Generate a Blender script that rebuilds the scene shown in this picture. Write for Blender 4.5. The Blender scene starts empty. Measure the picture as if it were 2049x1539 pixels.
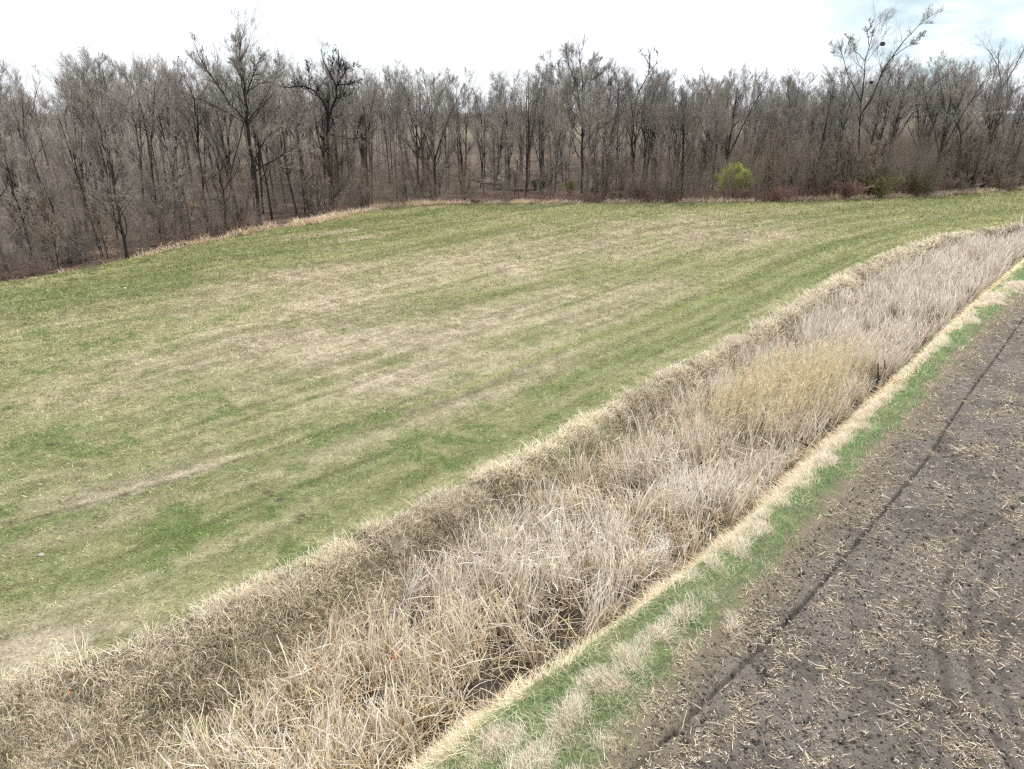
import bpy, math
import numpy as np

# ------------------------------------------------------------------ camera, world, sun, exposure
SC = bpy.context.scene
COL = SC.collection
R = np.random.default_rng(7)
F, HCAM, HORIZ = 1415.0, 11.0, 225.0            # focal length in px of the 2049 px photograph, camera height, horizon row
PITCH = math.atan((769.5 - HORIZ) / F)

cam_d = bpy.data.cameras.new('camera')
cam_d.sensor_width = 36.0
cam_d.lens = 36.0 * F / 2049.0
cam_d.clip_start = 0.5
cam_d.clip_end = 12000.0
cam = bpy.data.objects.new('camera', cam_d)
cam.location = (0, 0, HCAM)
cam.rotation_euler = (math.pi / 2 - PITCH, 0, 0)
COL.objects.link(cam)
SC.camera = cam

SUN_EL, SUN_AZ = 57.0, 40.0                      # azimuth measured from +Y towards +X
world = bpy.data.worlds.new("World")
SC.world = world
world.use_nodes = True
wn, wl = world.node_tree.nodes, world.node_tree.links
wn.clear()
w_out = wn.new('ShaderNodeOutputWorld')
w_bg = wn.new('ShaderNodeBackground')
w_bg.inputs['Strength'].default_value = 0.1
w_sky = wn.new('ShaderNodeTexSky')
w_sky.sky_type = 'NISHITA'
w_sky.sun_disc = False
w_sky.sun_elevation = math.radians(SUN_EL)
w_sky.sun_rotation = math.radians(SUN_AZ)
w_tc = wn.new('ShaderNodeTexCoord')
w_map = wn.new('ShaderNodeMapping')
w_map.inputs['Scale'].default_value = (1.6, 1.6, 5.0)
w_map.inputs['Location'].default_value = (0.35, 0.1, 0.0)
w_noise = wn.new('ShaderNodeTexNoise')
w_noise.inputs['Scale'].default_value = 1.3
w_noise.inputs['Detail'].default_value = 6.0
w_noise.inputs['Roughness'].default_value = 0.55
w_ramp = wn.new('ShaderNodeValToRGB')
w_ramp.color_ramp.elements[0].position = 0.33
w_ramp.color_ramp.elements[0].color = (0.5, 0.5, 0.5, 1)
w_ramp.color_ramp.elements[1].position = 0.52
w_ramp.color_ramp.elements[1].color = (1, 1, 1, 1)
w_mix = wn.new('ShaderNodeMixRGB')
w_mix.inputs['Color2'].default_value = (8.4, 8.8, 9.4, 1)      # bright white overcast
wl.new(w_tc.outputs['Generated'], w_map.inputs['Vector'])
wl.new(w_map.outputs['Vector'], w_noise.inputs['Vector'])
wl.new(w_noise.outputs['Fac'], w_ramp.inputs['Fac'])
_x, _y, _z = (1960 - 1024.5) / F, math.cos(PITCH) + (769.5 + 40) / F * math.sin(PITCH), -math.sin(PITCH) + (769.5 + 40) / F * math.cos(PITCH)
_l = math.sqrt(_x * _x + _y * _y + _z * _z)
w_dot = wn.new('ShaderNodeVectorMath')
w_dot.operation = 'DOT_PRODUCT'
w_dot.inputs[1].default_value = (_x / _l, _y / _l, _z / _l)
w_rng = wn.new('ShaderNodeMapRange')
w_rng.inputs['From Min'].default_value = math.cos(math.radians(11))
w_rng.inputs['From Max'].default_value = math.cos(math.radians(2))
w_n2 = wn.new('ShaderNodeTexNoise')
w_n2.inputs['Scale'].default_value = 6.0
w_n2.inputs['Detail'].default_value = 4.0
w_mul = wn.new('ShaderNodeMath')
w_mul.operation = 'MULTIPLY'
w_mul.use_clamp = True
w_s2 = wn.new('ShaderNodeMapRange')
w_s2.inputs['From Min'].default_value = 0.35
w_s2.inputs['From Max'].default_value = 0.6
w_mix2 = wn.new('ShaderNodeMixRGB')
w_mix2.inputs['Color2'].default_value = (4.2, 5.6, 6.1, 1)
wl.new(w_tc.outputs['Generated'], w_dot.inputs[0])
wl.new(w_dot.outputs['Value'], w_rng.inputs['Value'])
wl.new(w_map.outputs['Vector'], w_n2.inputs['Vector'])
wl.new(w_n2.outputs['Fac'], w_s2.inputs['Value'])
wl.new(w_rng.outputs['Result'], w_mul.inputs[0])
wl.new(w_s2.outputs['Result'], w_mul.inputs[1])
wl.new(w_mul.outputs[0], w_mix2.inputs['Fac'])
wl.new(w_ramp.outputs['Color'], w_mix.inputs['Fac'])
wl.new(w_sky.outputs['Color'], w_mix.inputs['Color1'])
wl.new(w_mix.outputs['Color'], w_mix2.inputs['Color1'])
wl.new(w_mix2.outputs['Color'], w_bg.inputs['Color'])
wl.new(w_bg.outputs['Background'], w_out.inputs['Surface'])

sun_d = bpy.data.lights.new('sun', 'SUN')
sun_d.energy = 3.6
sun_d.angle = math.radians(5)
sun_d.color = (1.0, 0.95, 0.88)
sun = bpy.data.objects.new('sun', sun_d)
sun.rotation_euler = (math.radians(90 - SUN_EL), 0, math.radians(180 - SUN_AZ))
COL.objects.link(sun)

SC.view_settings.view_transform = 'Standard'
SC.view_settings.look = 'None'
SC.view_settings.gamma = 1.0
SC.view_settings.exposure = 0.52
SC.render.engine = 'CYCLES'
SC.cycles.use_denoising = False
SC.cycles.max_bounces = 6
SC.cycles.diffuse_bounces = 4
SC.cycles.transmission_bounces = 3
SC.cycles.filter_width = 1.3
SC.cycles.sample_clamp_direct = 6.0
SC.cycles.sample_clamp_indirect = 2.0

CP, SP_ = math.cos(PITCH), math.sin(PITCH)


def ray(px, py):
    x = (np.asarray(px, float) - 1024.5) / F
    y = (769.5 - np.asarray(py, float)) / F
    return x, CP + y * SP_, -SP_ + y * CP


def at_z(px, py, z=0.0):
    dx, dy, dz = ray(px, py)
    t = (z - HCAM) / dz
    return np.stack([dx * t, dy * t], -1)


def at_y(px, py, Y):
    """points of the vertical plane y = Y seen at the photo pixels"""
    dx, dy, dz = ray(px, py)
    t = Y / dy
    return np.stack([dx * t, HCAM + dz * t], -1)


def proj(x, y, z):
    yc = y * CP - (z - HCAM) * SP_
    zc = y * SP_ + (z - HCAM) * CP
    yc = np.maximum(yc, 0.1)
    return 1024.5 + F * x / yc, 769.5 - F * zc / yc


def inview(x, y, z=0.0, m=170):
    px, py = proj(x, y, z)
    return (px > -m) & (px < 2049 + m) & (py < 1539 + m) & (y > 1)


# ------------------------------------------------------------------ noise
def vnoise(x, y, seed=0):
    xi, yi = np.floor(x).astype(np.int64), np.floor(y).astype(np.int64)
    fx, fy = x - xi, y - yi
    fx, fy = fx * fx * (3 - 2 * fx), fy * fy * (3 - 2 * fy)

    def h(a, b):
        n = (a * 374761393 + b * 668265263 + seed * 1442695041) & 0x7fffffff
        n = ((n ^ (n >> 13)) * 1274126177) & 0x7fffffff
        n = ((n ^ (n >> 16)) * 668265263) & 0x7fffffff
        return ((n ^ (n >> 15)) & 0xffff) / 65535.0
    return (h(xi, yi) * (1 - fx) + h(xi + 1, yi) * fx) * (1 - fy) + (h(xi, yi + 1) * (1 - fx) + h(xi + 1, yi + 1) * fx) * fy


def fbm(x, y, o=4, seed=0):
    s, a, t = 0, 1.0, 0
    for k in range(o):
        s = s + a * vnoise(x, y, seed + 17 * k)
        t += a
        x, y, a = x * 2.03 + 5.1, y * 2.03 + 9.7, a * 0.55
    return s / t


def sstep(a, b, x):
    t = np.clip((x - a) / (b - a), 0, 1)
    return t * t * (3 - 2 * t)


def mixc(a, b, f):
    f = np.asarray(f)[..., None]
    return np.asarray(a) * (1 - f) + np.asarray(b) * f


# ------------------------------------------------------------------ the plan: u runs along the ditch, v across it
Q = math.sqrt(0.5)


def uv(x, y):
    return (x + y) * Q, (y - x) * Q


def xy(u, v):
    return (u - v) * Q, (u + v) * Q


def boundary(px, py, z, head, tail):
    p = at_z(px, py, z)
    u, v = uv(p[:, 0], p[:, 1])
    o = np.argsort(u)
    uu = np.concatenate([[h[0] for h in head], u[o], [t[0] for t in tail]])
    vv = np.concatenate([[h[1] for h in head], v[o], [t[1] for t in tail]])
    # smooth
    g = np.linspace(-60, 320, 1521)
    w = np.interp(g, uu, vv)
    k = np.hanning(17)
    w2 = np.convolve(np.pad(w, 8, mode='edge'), k / k.sum(), mode='valid')
    return lambda q: np.interp(q, g, w2)


B_MEADOW = boundary([-150, 0, 300, 420, 560, 700, 850, 1000, 1150, 1300, 1450, 1600, 1720, 1800, 1900, 2049, 2200],
                    [1425, 1390, 1290, 1235, 1170, 1095, 1025, 945, 867, 772, 700, 610, 540, 503, 473, 452, 440], 0,
                    [(-60, 20), (-8, 16.6)], [(160, -14), (320, -80)])
B_CATL = boundary([250, 480, 600, 700, 850, 1000, 1150, 1280, 1400, 1500, 1600, 1700, 1800, 1900, 2049],
                  [1650, 1480, 1370, 1290, 1190, 1080, 985, 900, 815, 745, 680, 612, 550, 508, 476], -1.0,
                  [(-60, 15), (-8, 11.6)], [(101, 8.8), (160, -15.6), (320, -82)])
B_CATR = boundary([700, 780, 900, 1000, 1130, 1250, 1400, 1500, 1640, 1760, 1860, 1920, 2000, 2049],
                  [1600, 1539, 1440, 1390, 1300, 1210, 1100, 1000, 875, 770, 680, 620, 550, 510], -1.0,
                  [(-60, 11), (-8, 9.0)], [(89, 9.8), (101, 5.2), (160, -20), (320, -87)])
B_STRAW = boundary([800, 880, 1000, 1130, 1270, 1450, 1560, 1690, 1800, 1900, 1980, 2049],
                   [1620, 1539, 1430, 1335, 1230, 1100, 1005, 885, 775, 670, 590, 530], -.3,
                   [(-60, 9.6), (-8, 7.6)], [(89, 8.2), (101, 3.6), (160, -21.6), (320, -89)])
B_FIELD = boundary([1150, 1230, 1290, 1370, 1450, 1560, 1680, 1780, 1880, 1960, 2049],
                   [1640, 1539, 1440, 1330, 1250, 1120, 990, 880, 755, 665, 585], 0,
                   [(-60, 7), (-8, 5.1)], [(89, 6.2), (101, 1.4), (160, -24), (320, -92)])
B_WOOD = boundary([-300, 0, 130, 250, 450, 520, 640, 700, 760, 860, 1000, 1310, 1600, 1860, 2049, 2300],
                  [640, 566, 546, 520, 475, 462, 445, 430, 418, 410, 408, 406, 403, 393, 381, 370], 0,
                  [(-60, 40), (-20, 50)], [(320, -60)])


def height(x, y):
    u, v = uv(x, y)
    bm, bl, br, bs, bf, bw = B_MEADOW(u), B_CATL(u), B_CATR(u), B_STRAW(u), B_FIELD(u), B_WOOD(u)
    z = 0.10 * (fbm(x / 9, y / 9, 3, 3) - 0.5) * sstep(0, 6, v - bm) + 0.03 * (fbm(x / .7, y / .7, 2, 9) - .5)
    # ditch: slope from the meadow, wet bottom, slope to the verge
    slope_l = sstep(bm - 0.3, bl + 0.1, v)           # 0 at the meadow
    slope_r = 1 - sstep(br, bs - 0.3, v)             # 1 in the ditch
    ditch = np.where(v > (bl + br) / 2, -1.25 * slope_l, -1.25 * slope_r)
    n = fbm(x / 1.3, y / 1.3, 3, 5) - .5
    z = z + ditch * (1 + .25 * n)
    # small berm on the bank crest
    bank = sstep(bl - .2, bl + .5, v) * (1 - sstep(bm - .1, bm + .5, v))
    z = z + bank * .42 * (fbm(x / .8, y / .8, 3, 6) - .5)
    z = z + 0.16 * np.exp(-((v - bm) / .55) ** 2) * (.3 + 1.4 * fbm(u / 1.4, v / 1., 2, 8))
    # verge ridge with the tussocks
    mid = (bs + bf) / 2
    z = z + 0.14 * np.exp(-((v - mid) / .5) ** 2) * (0.5 + fbm(u / 1.5, v, 2, 12))
    # ploughed field
    infield = 1 - sstep(bf - .5, bf, v)
    z = z - 0.12 * infield
    z = z + infield * (0.075 * (fbm(x / .26, y / .26, 3, 21) - .5) + .05 * sstep(.5, .85, fbm(x / .14, y / .14, 2, 23)) + 0.06 * (fbm(u / 2.5, v / .45, 2, 22) - .5))
    z = z + infield * (groove(u, v)[0] - .06 * sstep(.78, .87, .75 * fbm(x / .15, y / .15, 2, 190) + .25 * fbm(x / .6, y / .6, 2, 191) + .06))
    # woods rise slightly
    z = z + 0.5 * sstep(2, 40, v - bw) * fbm(x / 14, y / 14, 3, 31) + 0.12 * (fbm(x / 2, y / 2, 2, 33) - .5) * sstep(0, 3, v - bw)
    return z


_g = at_z([1270, 1450, 1555, 1660, 1770, 1850, 1930, 2000, 2049, 2120], [1539, 1365, 1265, 1150, 1020, 925, 800, 705, 635, 540], -.1)
_gu, _gv = uv(_g[:, 0], _g[:, 1])
_tr = [at_z([1700, 1790, 1850, 1880, 1885, 1900, 1945], [905, 860, 1000, 1090, 1180, 1310, 1539], -.1)]
_h = at_z([2049, 1960, 1905, 1880, 1883, 1910, 1960], [1000, 1060, 1130, 1220, 1310, 1430, 1539], -.1)
_h2 = at_z([2049, 1990, 1950, 1940, 1950, 1990, 2040], [1080, 1130, 1200, 1280, 1370, 1470, 1560], -.1)
_h3 = at_z([2080, 2040, 2010, 2000, 2020, 2060], [1150, 1190, 1250, 1330, 1420, 1520], -.1)


def groove(u, v):
    """tractor groove and the faint turning tracks: depth, and shade to paint into the soil colour"""
    d = np.abs(v - np.interp(u, _gu, _gv))
    br = .25 + 1.5 * fbm(u / .8, u * 0 + 3, 4, 44)
    w = .032 * (0.6 + .6 * fbm(u / .5, u * 0, 2, 45))
    dep = -0.15 * np.exp(-(d / w) ** 2) * np.clip(br, 0, 1) + .03 * np.exp(-((d - .17) / .08) ** 2)
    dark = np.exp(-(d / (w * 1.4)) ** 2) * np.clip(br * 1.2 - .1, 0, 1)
    d2 = np.abs(v - np.interp(u, _gu, _gv) - .62)
    dep = dep - .035 * np.exp(-(d2 / .06) ** 2)
    x, y = xy(u, v)
    for k, T in enumerate((_h, _h2, _h3)):
        m = np.full(np.shape(x), 9.0)
        for a, b in zip(T[:-1], T[1:]):
            s = np.clip(((x - a[0]) * (b[0] - a[0]) + (y - a[1]) * (b[1] - a[1])) / ((b - a) ** 2).sum(), 0, 1)
            m = np.minimum(m, np.hypot(x - a[0] - s * (b[0] - a[0]), y - a[1] - s * (b[1] - a[1])))
        dep = dep - (.07 - .01 * k) * np.exp(-(m / .09) ** 2) + .02 * np.exp(-((m - .24) / .1) ** 2)
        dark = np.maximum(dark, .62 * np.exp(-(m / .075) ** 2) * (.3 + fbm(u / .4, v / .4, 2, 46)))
    return dep, dark


# ------------------------------------------------------------------ mesh and material helpers
def mesh_np(name, v, f, mat, col=None, smooth=False, parent=None, link=True):
    v = np.ascontiguousarray(v, np.float32)
    f = np.ascontiguousarray(f, np.int32)
    k = f.shape[1]
    me = bpy.data.meshes.new(name)
    me.vertices.add(len(v))
    me.vertices.foreach_set('co', v.ravel())
    me.loops.add(f.size)
    me.loops.foreach_set('vertex_index', f.ravel())
    me.polygons.add(len(f))
    me.polygons.foreach_set('loop_start', np.arange(0, f.size, k, dtype=np.int32))
    if smooth:
        me.polygons.foreach_set('use_smooth', np.ones(len(f), bool))
    if col is not None:
        a = me.color_attributes.new('Col', 'FLOAT_COLOR', 'POINT')
        c = np.ones((len(v), 4), np.float32)
        c[:, :3] = col
        a.data.foreach_set('color', c.ravel())
    me.update(calc_edges=True)
    me.materials.append(mat)
    if not link:
        return me
    return obj_of(name, me, parent)


def obj_of(name, me, parent=None):
    o = bpy.data.objects.new(name, me)
    COL.objects.link(o)
    if parent is not None:
        o.parent = parent
    return o


def tag(o, label=None, cat=None, group=None, kind=None):
    if label:
        o['label'] = label
    if cat:
        o['category'] = cat
    if group:
        o['group'] = group
    if kind:
        o['kind'] = kind
    return o


def empty(name, loc, rz=0.0):
    o = bpy.data.objects.new(name, None)
    o.empty_display_size = 0.3
    o.location = loc
    o.rotation_euler = (0, 0, rz)
    COL.objects.link(o)
    return o


class Acc:
    """collects pieces of geometry for ONE mesh"""
    def __init__(self):
        self.v, self.f, self.c, self.n = [], [], [], 0

    def add(self, v, f, c=None):
        self.v.append(v)
        self.f.append(f + self.n)
        if c is not None:
            self.c.append(c)
        self.n += len(v)

    def build(self, name, mat, parent=None, smooth=False, link=True):
        c = np.concatenate(self.c) if self.c else None
        return mesh_np(name, np.concatenate(self.v), np.concatenate(self.f), mat, c, smooth, parent, link)


def mat_new(name):
    m = bpy.data.materials.new(name)
    m.use_nodes = True
    nt = m.node_tree
    nt.nodes.clear()
    out = nt.nodes.new('ShaderNodeOutputMaterial')
    return m, nt.nodes, nt.links, out


def mat_blade(name, trans=0.3, up=1.0):
    m, n, l, out = mat_new(name)
    at = n.new('ShaderNodeAttribute')
    at.attribute_name = 'Col'
    no = n.new('ShaderNodeTexNoise')
    no.inputs['Scale'].default_value = 9.0
    hs = n.new('ShaderNodeHueSaturation')
    mr = n.new('ShaderNodeMapRange')
    mr.inputs['To Min'].default_value = 0.75
    mr.inputs['To Max'].default_value = 1.25
    geo = n.new('ShaderNodeNewGeometry')
    l.new(geo.outputs['Position'], no.inputs['Vector'])
    l.new(no.outputs['Fac'], mr.inputs['Value'])
    l.new(mr.outputs['Result'], hs.inputs['Value'])
    l.new(at.outputs['Color'], hs.inputs['Color'])
    d = n.new('ShaderNodeBsdfDiffuse')
    t = n.new('ShaderNodeBsdfTranslucent')
    mx = n.new('ShaderNodeAddShader')
    tr = n.new('ShaderNodeMixRGB')
    tr.blend_type = 'MULTIPLY'
    tr.inputs['Fac'].default_value = 1.0
    tr.inputs['Color2'].default_value = (trans, trans, trans * .92, 1)
    l.new(hs.outputs['Color'], tr.inputs['Color1'])
    ad = n.new('ShaderNodeVectorMath')
    ad.operation = 'ADD'
    ad.inputs[1].default_value = (0, 0, up)
    nz = n.new('ShaderNodeVectorMath')
    nz.operation = 'NORMALIZE'
    l.new(geo.outputs['Normal'], ad.inputs[0])
    l.new(ad.outputs[0], nz.inputs[0])
    l.new(nz.outputs[0], d.inputs['Normal'])
    l.new(hs.outputs['Color'], d.inputs['Color'])
    l.new(tr.outputs['Color'], t.inputs['Color'])
    l.new(d.outputs['BSDF'], mx.inputs[0])
    l.new(t.outputs['BSDF'], mx.inputs[1])
    l.new(mx.outputs['Shader'], out.inputs['Surface'])
    return m


def mat_ground(name, s1, s2, lo, hi, bump, bscale, rough=0.95):
    m, n, l, out = mat_new(name)
    at = n.new('ShaderNodeAttribute')
    at.attribute_name = 'Col'
    geo = n.new('ShaderNodeNewGeometry')
    n1 = n.new('ShaderNodeTexNoise')
    n1.inputs['Scale'].default_value = s1
    n1.inputs['Detail'].default_value = 6
    n1.inputs['Roughness'].default_value = 0.65
    n2 = n.new('ShaderNodeTexNoise')
    n2.inputs['Scale'].default_value = s2
    n2.inputs['Detail'].default_value = 5
    n2.inputs['Roughness'].default_value = 0.7
    mu = n.new('ShaderNodeMath')
    mu.operation = 'ADD'
    mr = n.new('ShaderNodeMapRange')
    mr.inputs['From Min'].default_value = 0.7
    mr.inputs['From Max'].default_value = 1.3
    mr.inputs['To Min'].default_value = lo
    mr.inputs['To Max'].default_value = hi
    hs = n.new('ShaderNodeHueSaturation')
    bs = n.new('ShaderNodeBsdfPrincipled')
    bs.inputs['Roughness'].default_value = rough
    bs.inputs['Specular IOR Level'].default_value = 0.15
    bp = n.new('ShaderNodeBump')
    bp.inputs['Strength'].default_value = bump
    bp.inputs['Distance'].default_value = bscale
    for q in (n1, n2):
        l.new(geo.outputs['Position'], q.inputs['Vector'])
    l.new(n1.outputs['Fac'], mu.inputs[0])
    l.new(n2.outputs['Fac'], mu.inputs[1])
    l.new(mu.outputs[0], mr.inputs['Value'])
    l.new(mr.outputs['Result'], hs.inputs['Value'])
    l.new(at.outputs['Color'], hs.inputs['Color'])
    l.new(hs.outputs['Color'], bs.inputs['Base Color'])
    l.new(n2.outputs['Fac'], bp.inputs['Height'])
    l.new(bp.outputs['Normal'], bs.inputs['Normal'])
    l.new(bs.outputs['BSDF'], out.inputs['Surface'])
    return m


def mat_bark(name, a, b, scale=2.0, vary=0.35, rough=0.9):
    m, n, l, out = mat_new(name)
    tc = n.new('ShaderNodeTexCoord')
    mp = n.new('ShaderNodeMapping')
    mp.inputs['Scale'].default_value = (3, 3, 0.6)
    no = n.new('ShaderNodeTexNoise')
    no.inputs['Scale'].default_value = scale
    no.inputs['Detail'].default_value = 5
    rp = n.new('ShaderNodeValToRGB')
    rp.color_ramp.elements[0].position = 0.35
    rp.color_ramp.elements[0].color = (*a, 1)
    rp.color_ramp.elements[1].position = 0.65
    rp.color_ramp.elements[1].color = (*b, 1)
    oi = n.new('ShaderNodeObjectInfo')
    mr = n.new('ShaderNodeMapRange')
    mr.inputs['To Min'].default_value = 1 - vary
    mr.inputs['To Max'].default_value = 1 + vary
    hs = n.new('ShaderNodeHueSaturation')
    bs = n.new('ShaderNodeBsdfPrincipled')
    bs.inputs['Roughness'].default_value = rough
    bs.inputs['Specular IOR Level'].default_value = 0.15
    l.new(tc.outputs['Object'], mp.inputs['Vector'])
    l.new(mp.outputs['Vector'], no.inputs['Vector'])
    l.new(no.outputs['Fac'], rp.inputs['Fac'])
    l.new(oi.outputs['Random'], mr.inputs['Value'])
    l.new(mr.outputs['Result'], hs.inputs['Value'])
    l.new(rp.outputs['Color'], hs.inputs['Color'])
    l.new(hs.outputs['Color'], bs.inputs['Base Color'])
    l.new(bs.outputs['BSDF'], out.inputs['Surface'])
    return m


M_BLADE = mat_blade('dry_grass', 0.6, .8)
M_GREEN = mat_blade('green_grass', 0.7, .8)
M_MEADOW = mat_ground('meadow_turf', 4.0, 15.0, 0.5, 1.4, 1.0, 0.05)
M_DITCH = mat_ground('ditch_mud', 1.0, 11.0, 0.6, 1.3, 0.6, 0.05)
M_VERGE = mat_ground('verge_turf', 1.5, 14.0, 0.7, 1.25, 0.6, 0.04)
M_SOIL = mat_ground('soil', 5.0, 22.0, 0.7, 1.3, 1.0, 0.04)
M_FOREST = mat_ground('leaf_litter', 0.5, 7.0, 0.55, 1.4, 0.6, 0.08)
M_FAR = mat_ground('far_land', 0.02, 0.2, 0.8, 1.2, 0.1, 0.1)
M_BARK = mat_bark('bark', (.026, .022, .019), (.068, .058, .049))
M_BARK_DARK = mat_bark('dark_bark', (.022, .020, .018), (.055, .048, .042))
M_BARK_PALE = mat_bark('pale_bark', (.11, .10, .088), (.22, .20, .175))
M_TWIG = mat_bark('twig', (.29, .258, .228), (.41, .37, .33), 0.4)
M_TWIG_TAN = mat_bark('tan_twig', (.30, .245, .185), (.43, .355, .275), 0.5)
M_TWIG_RED = mat_bark('red_twig', (.20, .125, .105), (.32, .21, .175), 0.6)
M_TWIG_OLIVE = mat_bark('olive_twig', (.13, .12, .06), (.23, .20, .10), 0.6)
M_LOG = mat_bark('weathered_log', (.34, .32, .29), (.52, .49, .45), 2)
M_LOG_DARK = mat_bark('wet_log', (.05, .042, .035), (.10, .085, .07), 2)


# ------------------------------------------------------------------ ground colours
def blob(px, py, ru, rw):
    p = at_z(px, py)
    return uv(p[0], p[1]) + (ru, rw)


TAN_BLOBS = [blob(520, 690, 9, 3), blob(760, 690, 10, 3.6), blob(950, 650, 11, 3.6), blob(640, 620, 9, 3), blob(1120, 500, 18, 6), blob(900, 540, 14, 4), blob(1300, 470, 22, 7),
             blob(250, 780, 3, 1.2), blob(1000, 760, 8, 1.6), blob(830, 740, 6, 2), blob(600, 560, 14, 4), blob(250, 990, 3, 1), blob(1250, 600, 8, 2.5),
             blob(1500, 470, 12, 4), blob(50, 1300, 2.2, 1.2), blob(620, 720, 5, 2), blob(640, 470, 5, 1.0), blob(730, 475, 5, 1.0)]
GREEN_BLOBS = [blob(560, 930, 5, .5), blob(330, 1010, 4, .5), blob(60, 1060, 3, .8), blob(80, 880, 3, 1.6), blob(1450, 640, 10, .8), blob(1300, 640, 8, .5),
               blob(760, 445, 10, 3), blob(950, 430, 12, 3), blob(560, 490, 6, 4), blob(1700, 425, 30, 6), blob(380, 790, 1.6, .5), blob(80, 600, 5, 4),
               blob(1110, 785, 2, .6), blob(900, 870, 4, 1.0), blob(450, 1090, 3, 1.2), blob(350, 560, 6, 5), blob(200, 1180, 3, 1), blob(1170, 600, 4, .6),
               blob(1600, 560, 10, 1.2), blob(1080, 820, 4, .8), blob(680, 960, 3, .8), blob(1480, 590, 8, 1.)]


def streak(pts, hw, kind, amt):
    q = at_z([p[0] for p in pts], [p[1] for p in pts])
    uu, vv = uv(q[:, 0], q[:, 1])
    o = np.argsort(uu)
    return (uu[o], (vv - B_MEADOW(uu))[o]), hw, kind, amt


_RUT = [(0, 1051), (140, 1020), (281, 981), (386, 950), (491, 916), (579, 888), (698, 846), (800, 808), (900, 773)]
STREAKS = [streak(_RUT, .09, 'd', .8), streak([(a, b + 14) for a, b in _RUT], .22, 'g', .75), streak([(a, b - 40) for a, b in _RUT], .3, 'p', .3),
           streak([(a, b + 50) for a, b in _RUT], .3, 'p', .5), streak([(0, 965), (150, 930), (330, 885), (520, 830), (700, 775)], .08, 'd', .6),
           streak([(860, 800), (1000, 745), (1150, 690), (1300, 640), (1450, 585)], .3, 'y', .7), streak([(880, 748), (1000, 718), (1090, 690)], .3, 'p', .8),
           streak([(1050, 800), (1250, 715), (1420, 640), (1560, 575), (1700, 515)], .5, 'g', .6), streak([(1100, 820), (1300, 725), (1460, 650), (1600, 580)], .25, 'p', .5),
           streak([(1000, 560), (1200, 520), (1400, 485), (1600, 455)], .35, 'p', .6), streak([(900, 600), (1100, 560), (1350, 515), (1560, 480)], .3, 'y', .5),
           streak([(1500, 560), (1650, 500), (1800, 462), (1980, 430)], .5, 'g', .6), streak([(1450, 560), (1600, 500), (1750, 458), (1900, 430)], .4, 'p', .5),
           streak([(300, 640), (550, 600), (800, 560), (1000, 530)], .3, 'p', .5), streak([(200, 700), (450, 655), (700, 610), (900, 575)], .12, 'd', .4),
           streak([(0, 1200), (120, 1160), (300, 1095), (450, 1035)], .25, 'g', .6), streak([(0, 1260), (200, 1190), (380, 1120), (560, 1045)], .35, 'p', .5),
           streak([(350, 800), (420, 785)], .3, 'g', .7), streak([(700, 860), (900, 800), (1050, 750)], .15, 'g', .5)]


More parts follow.
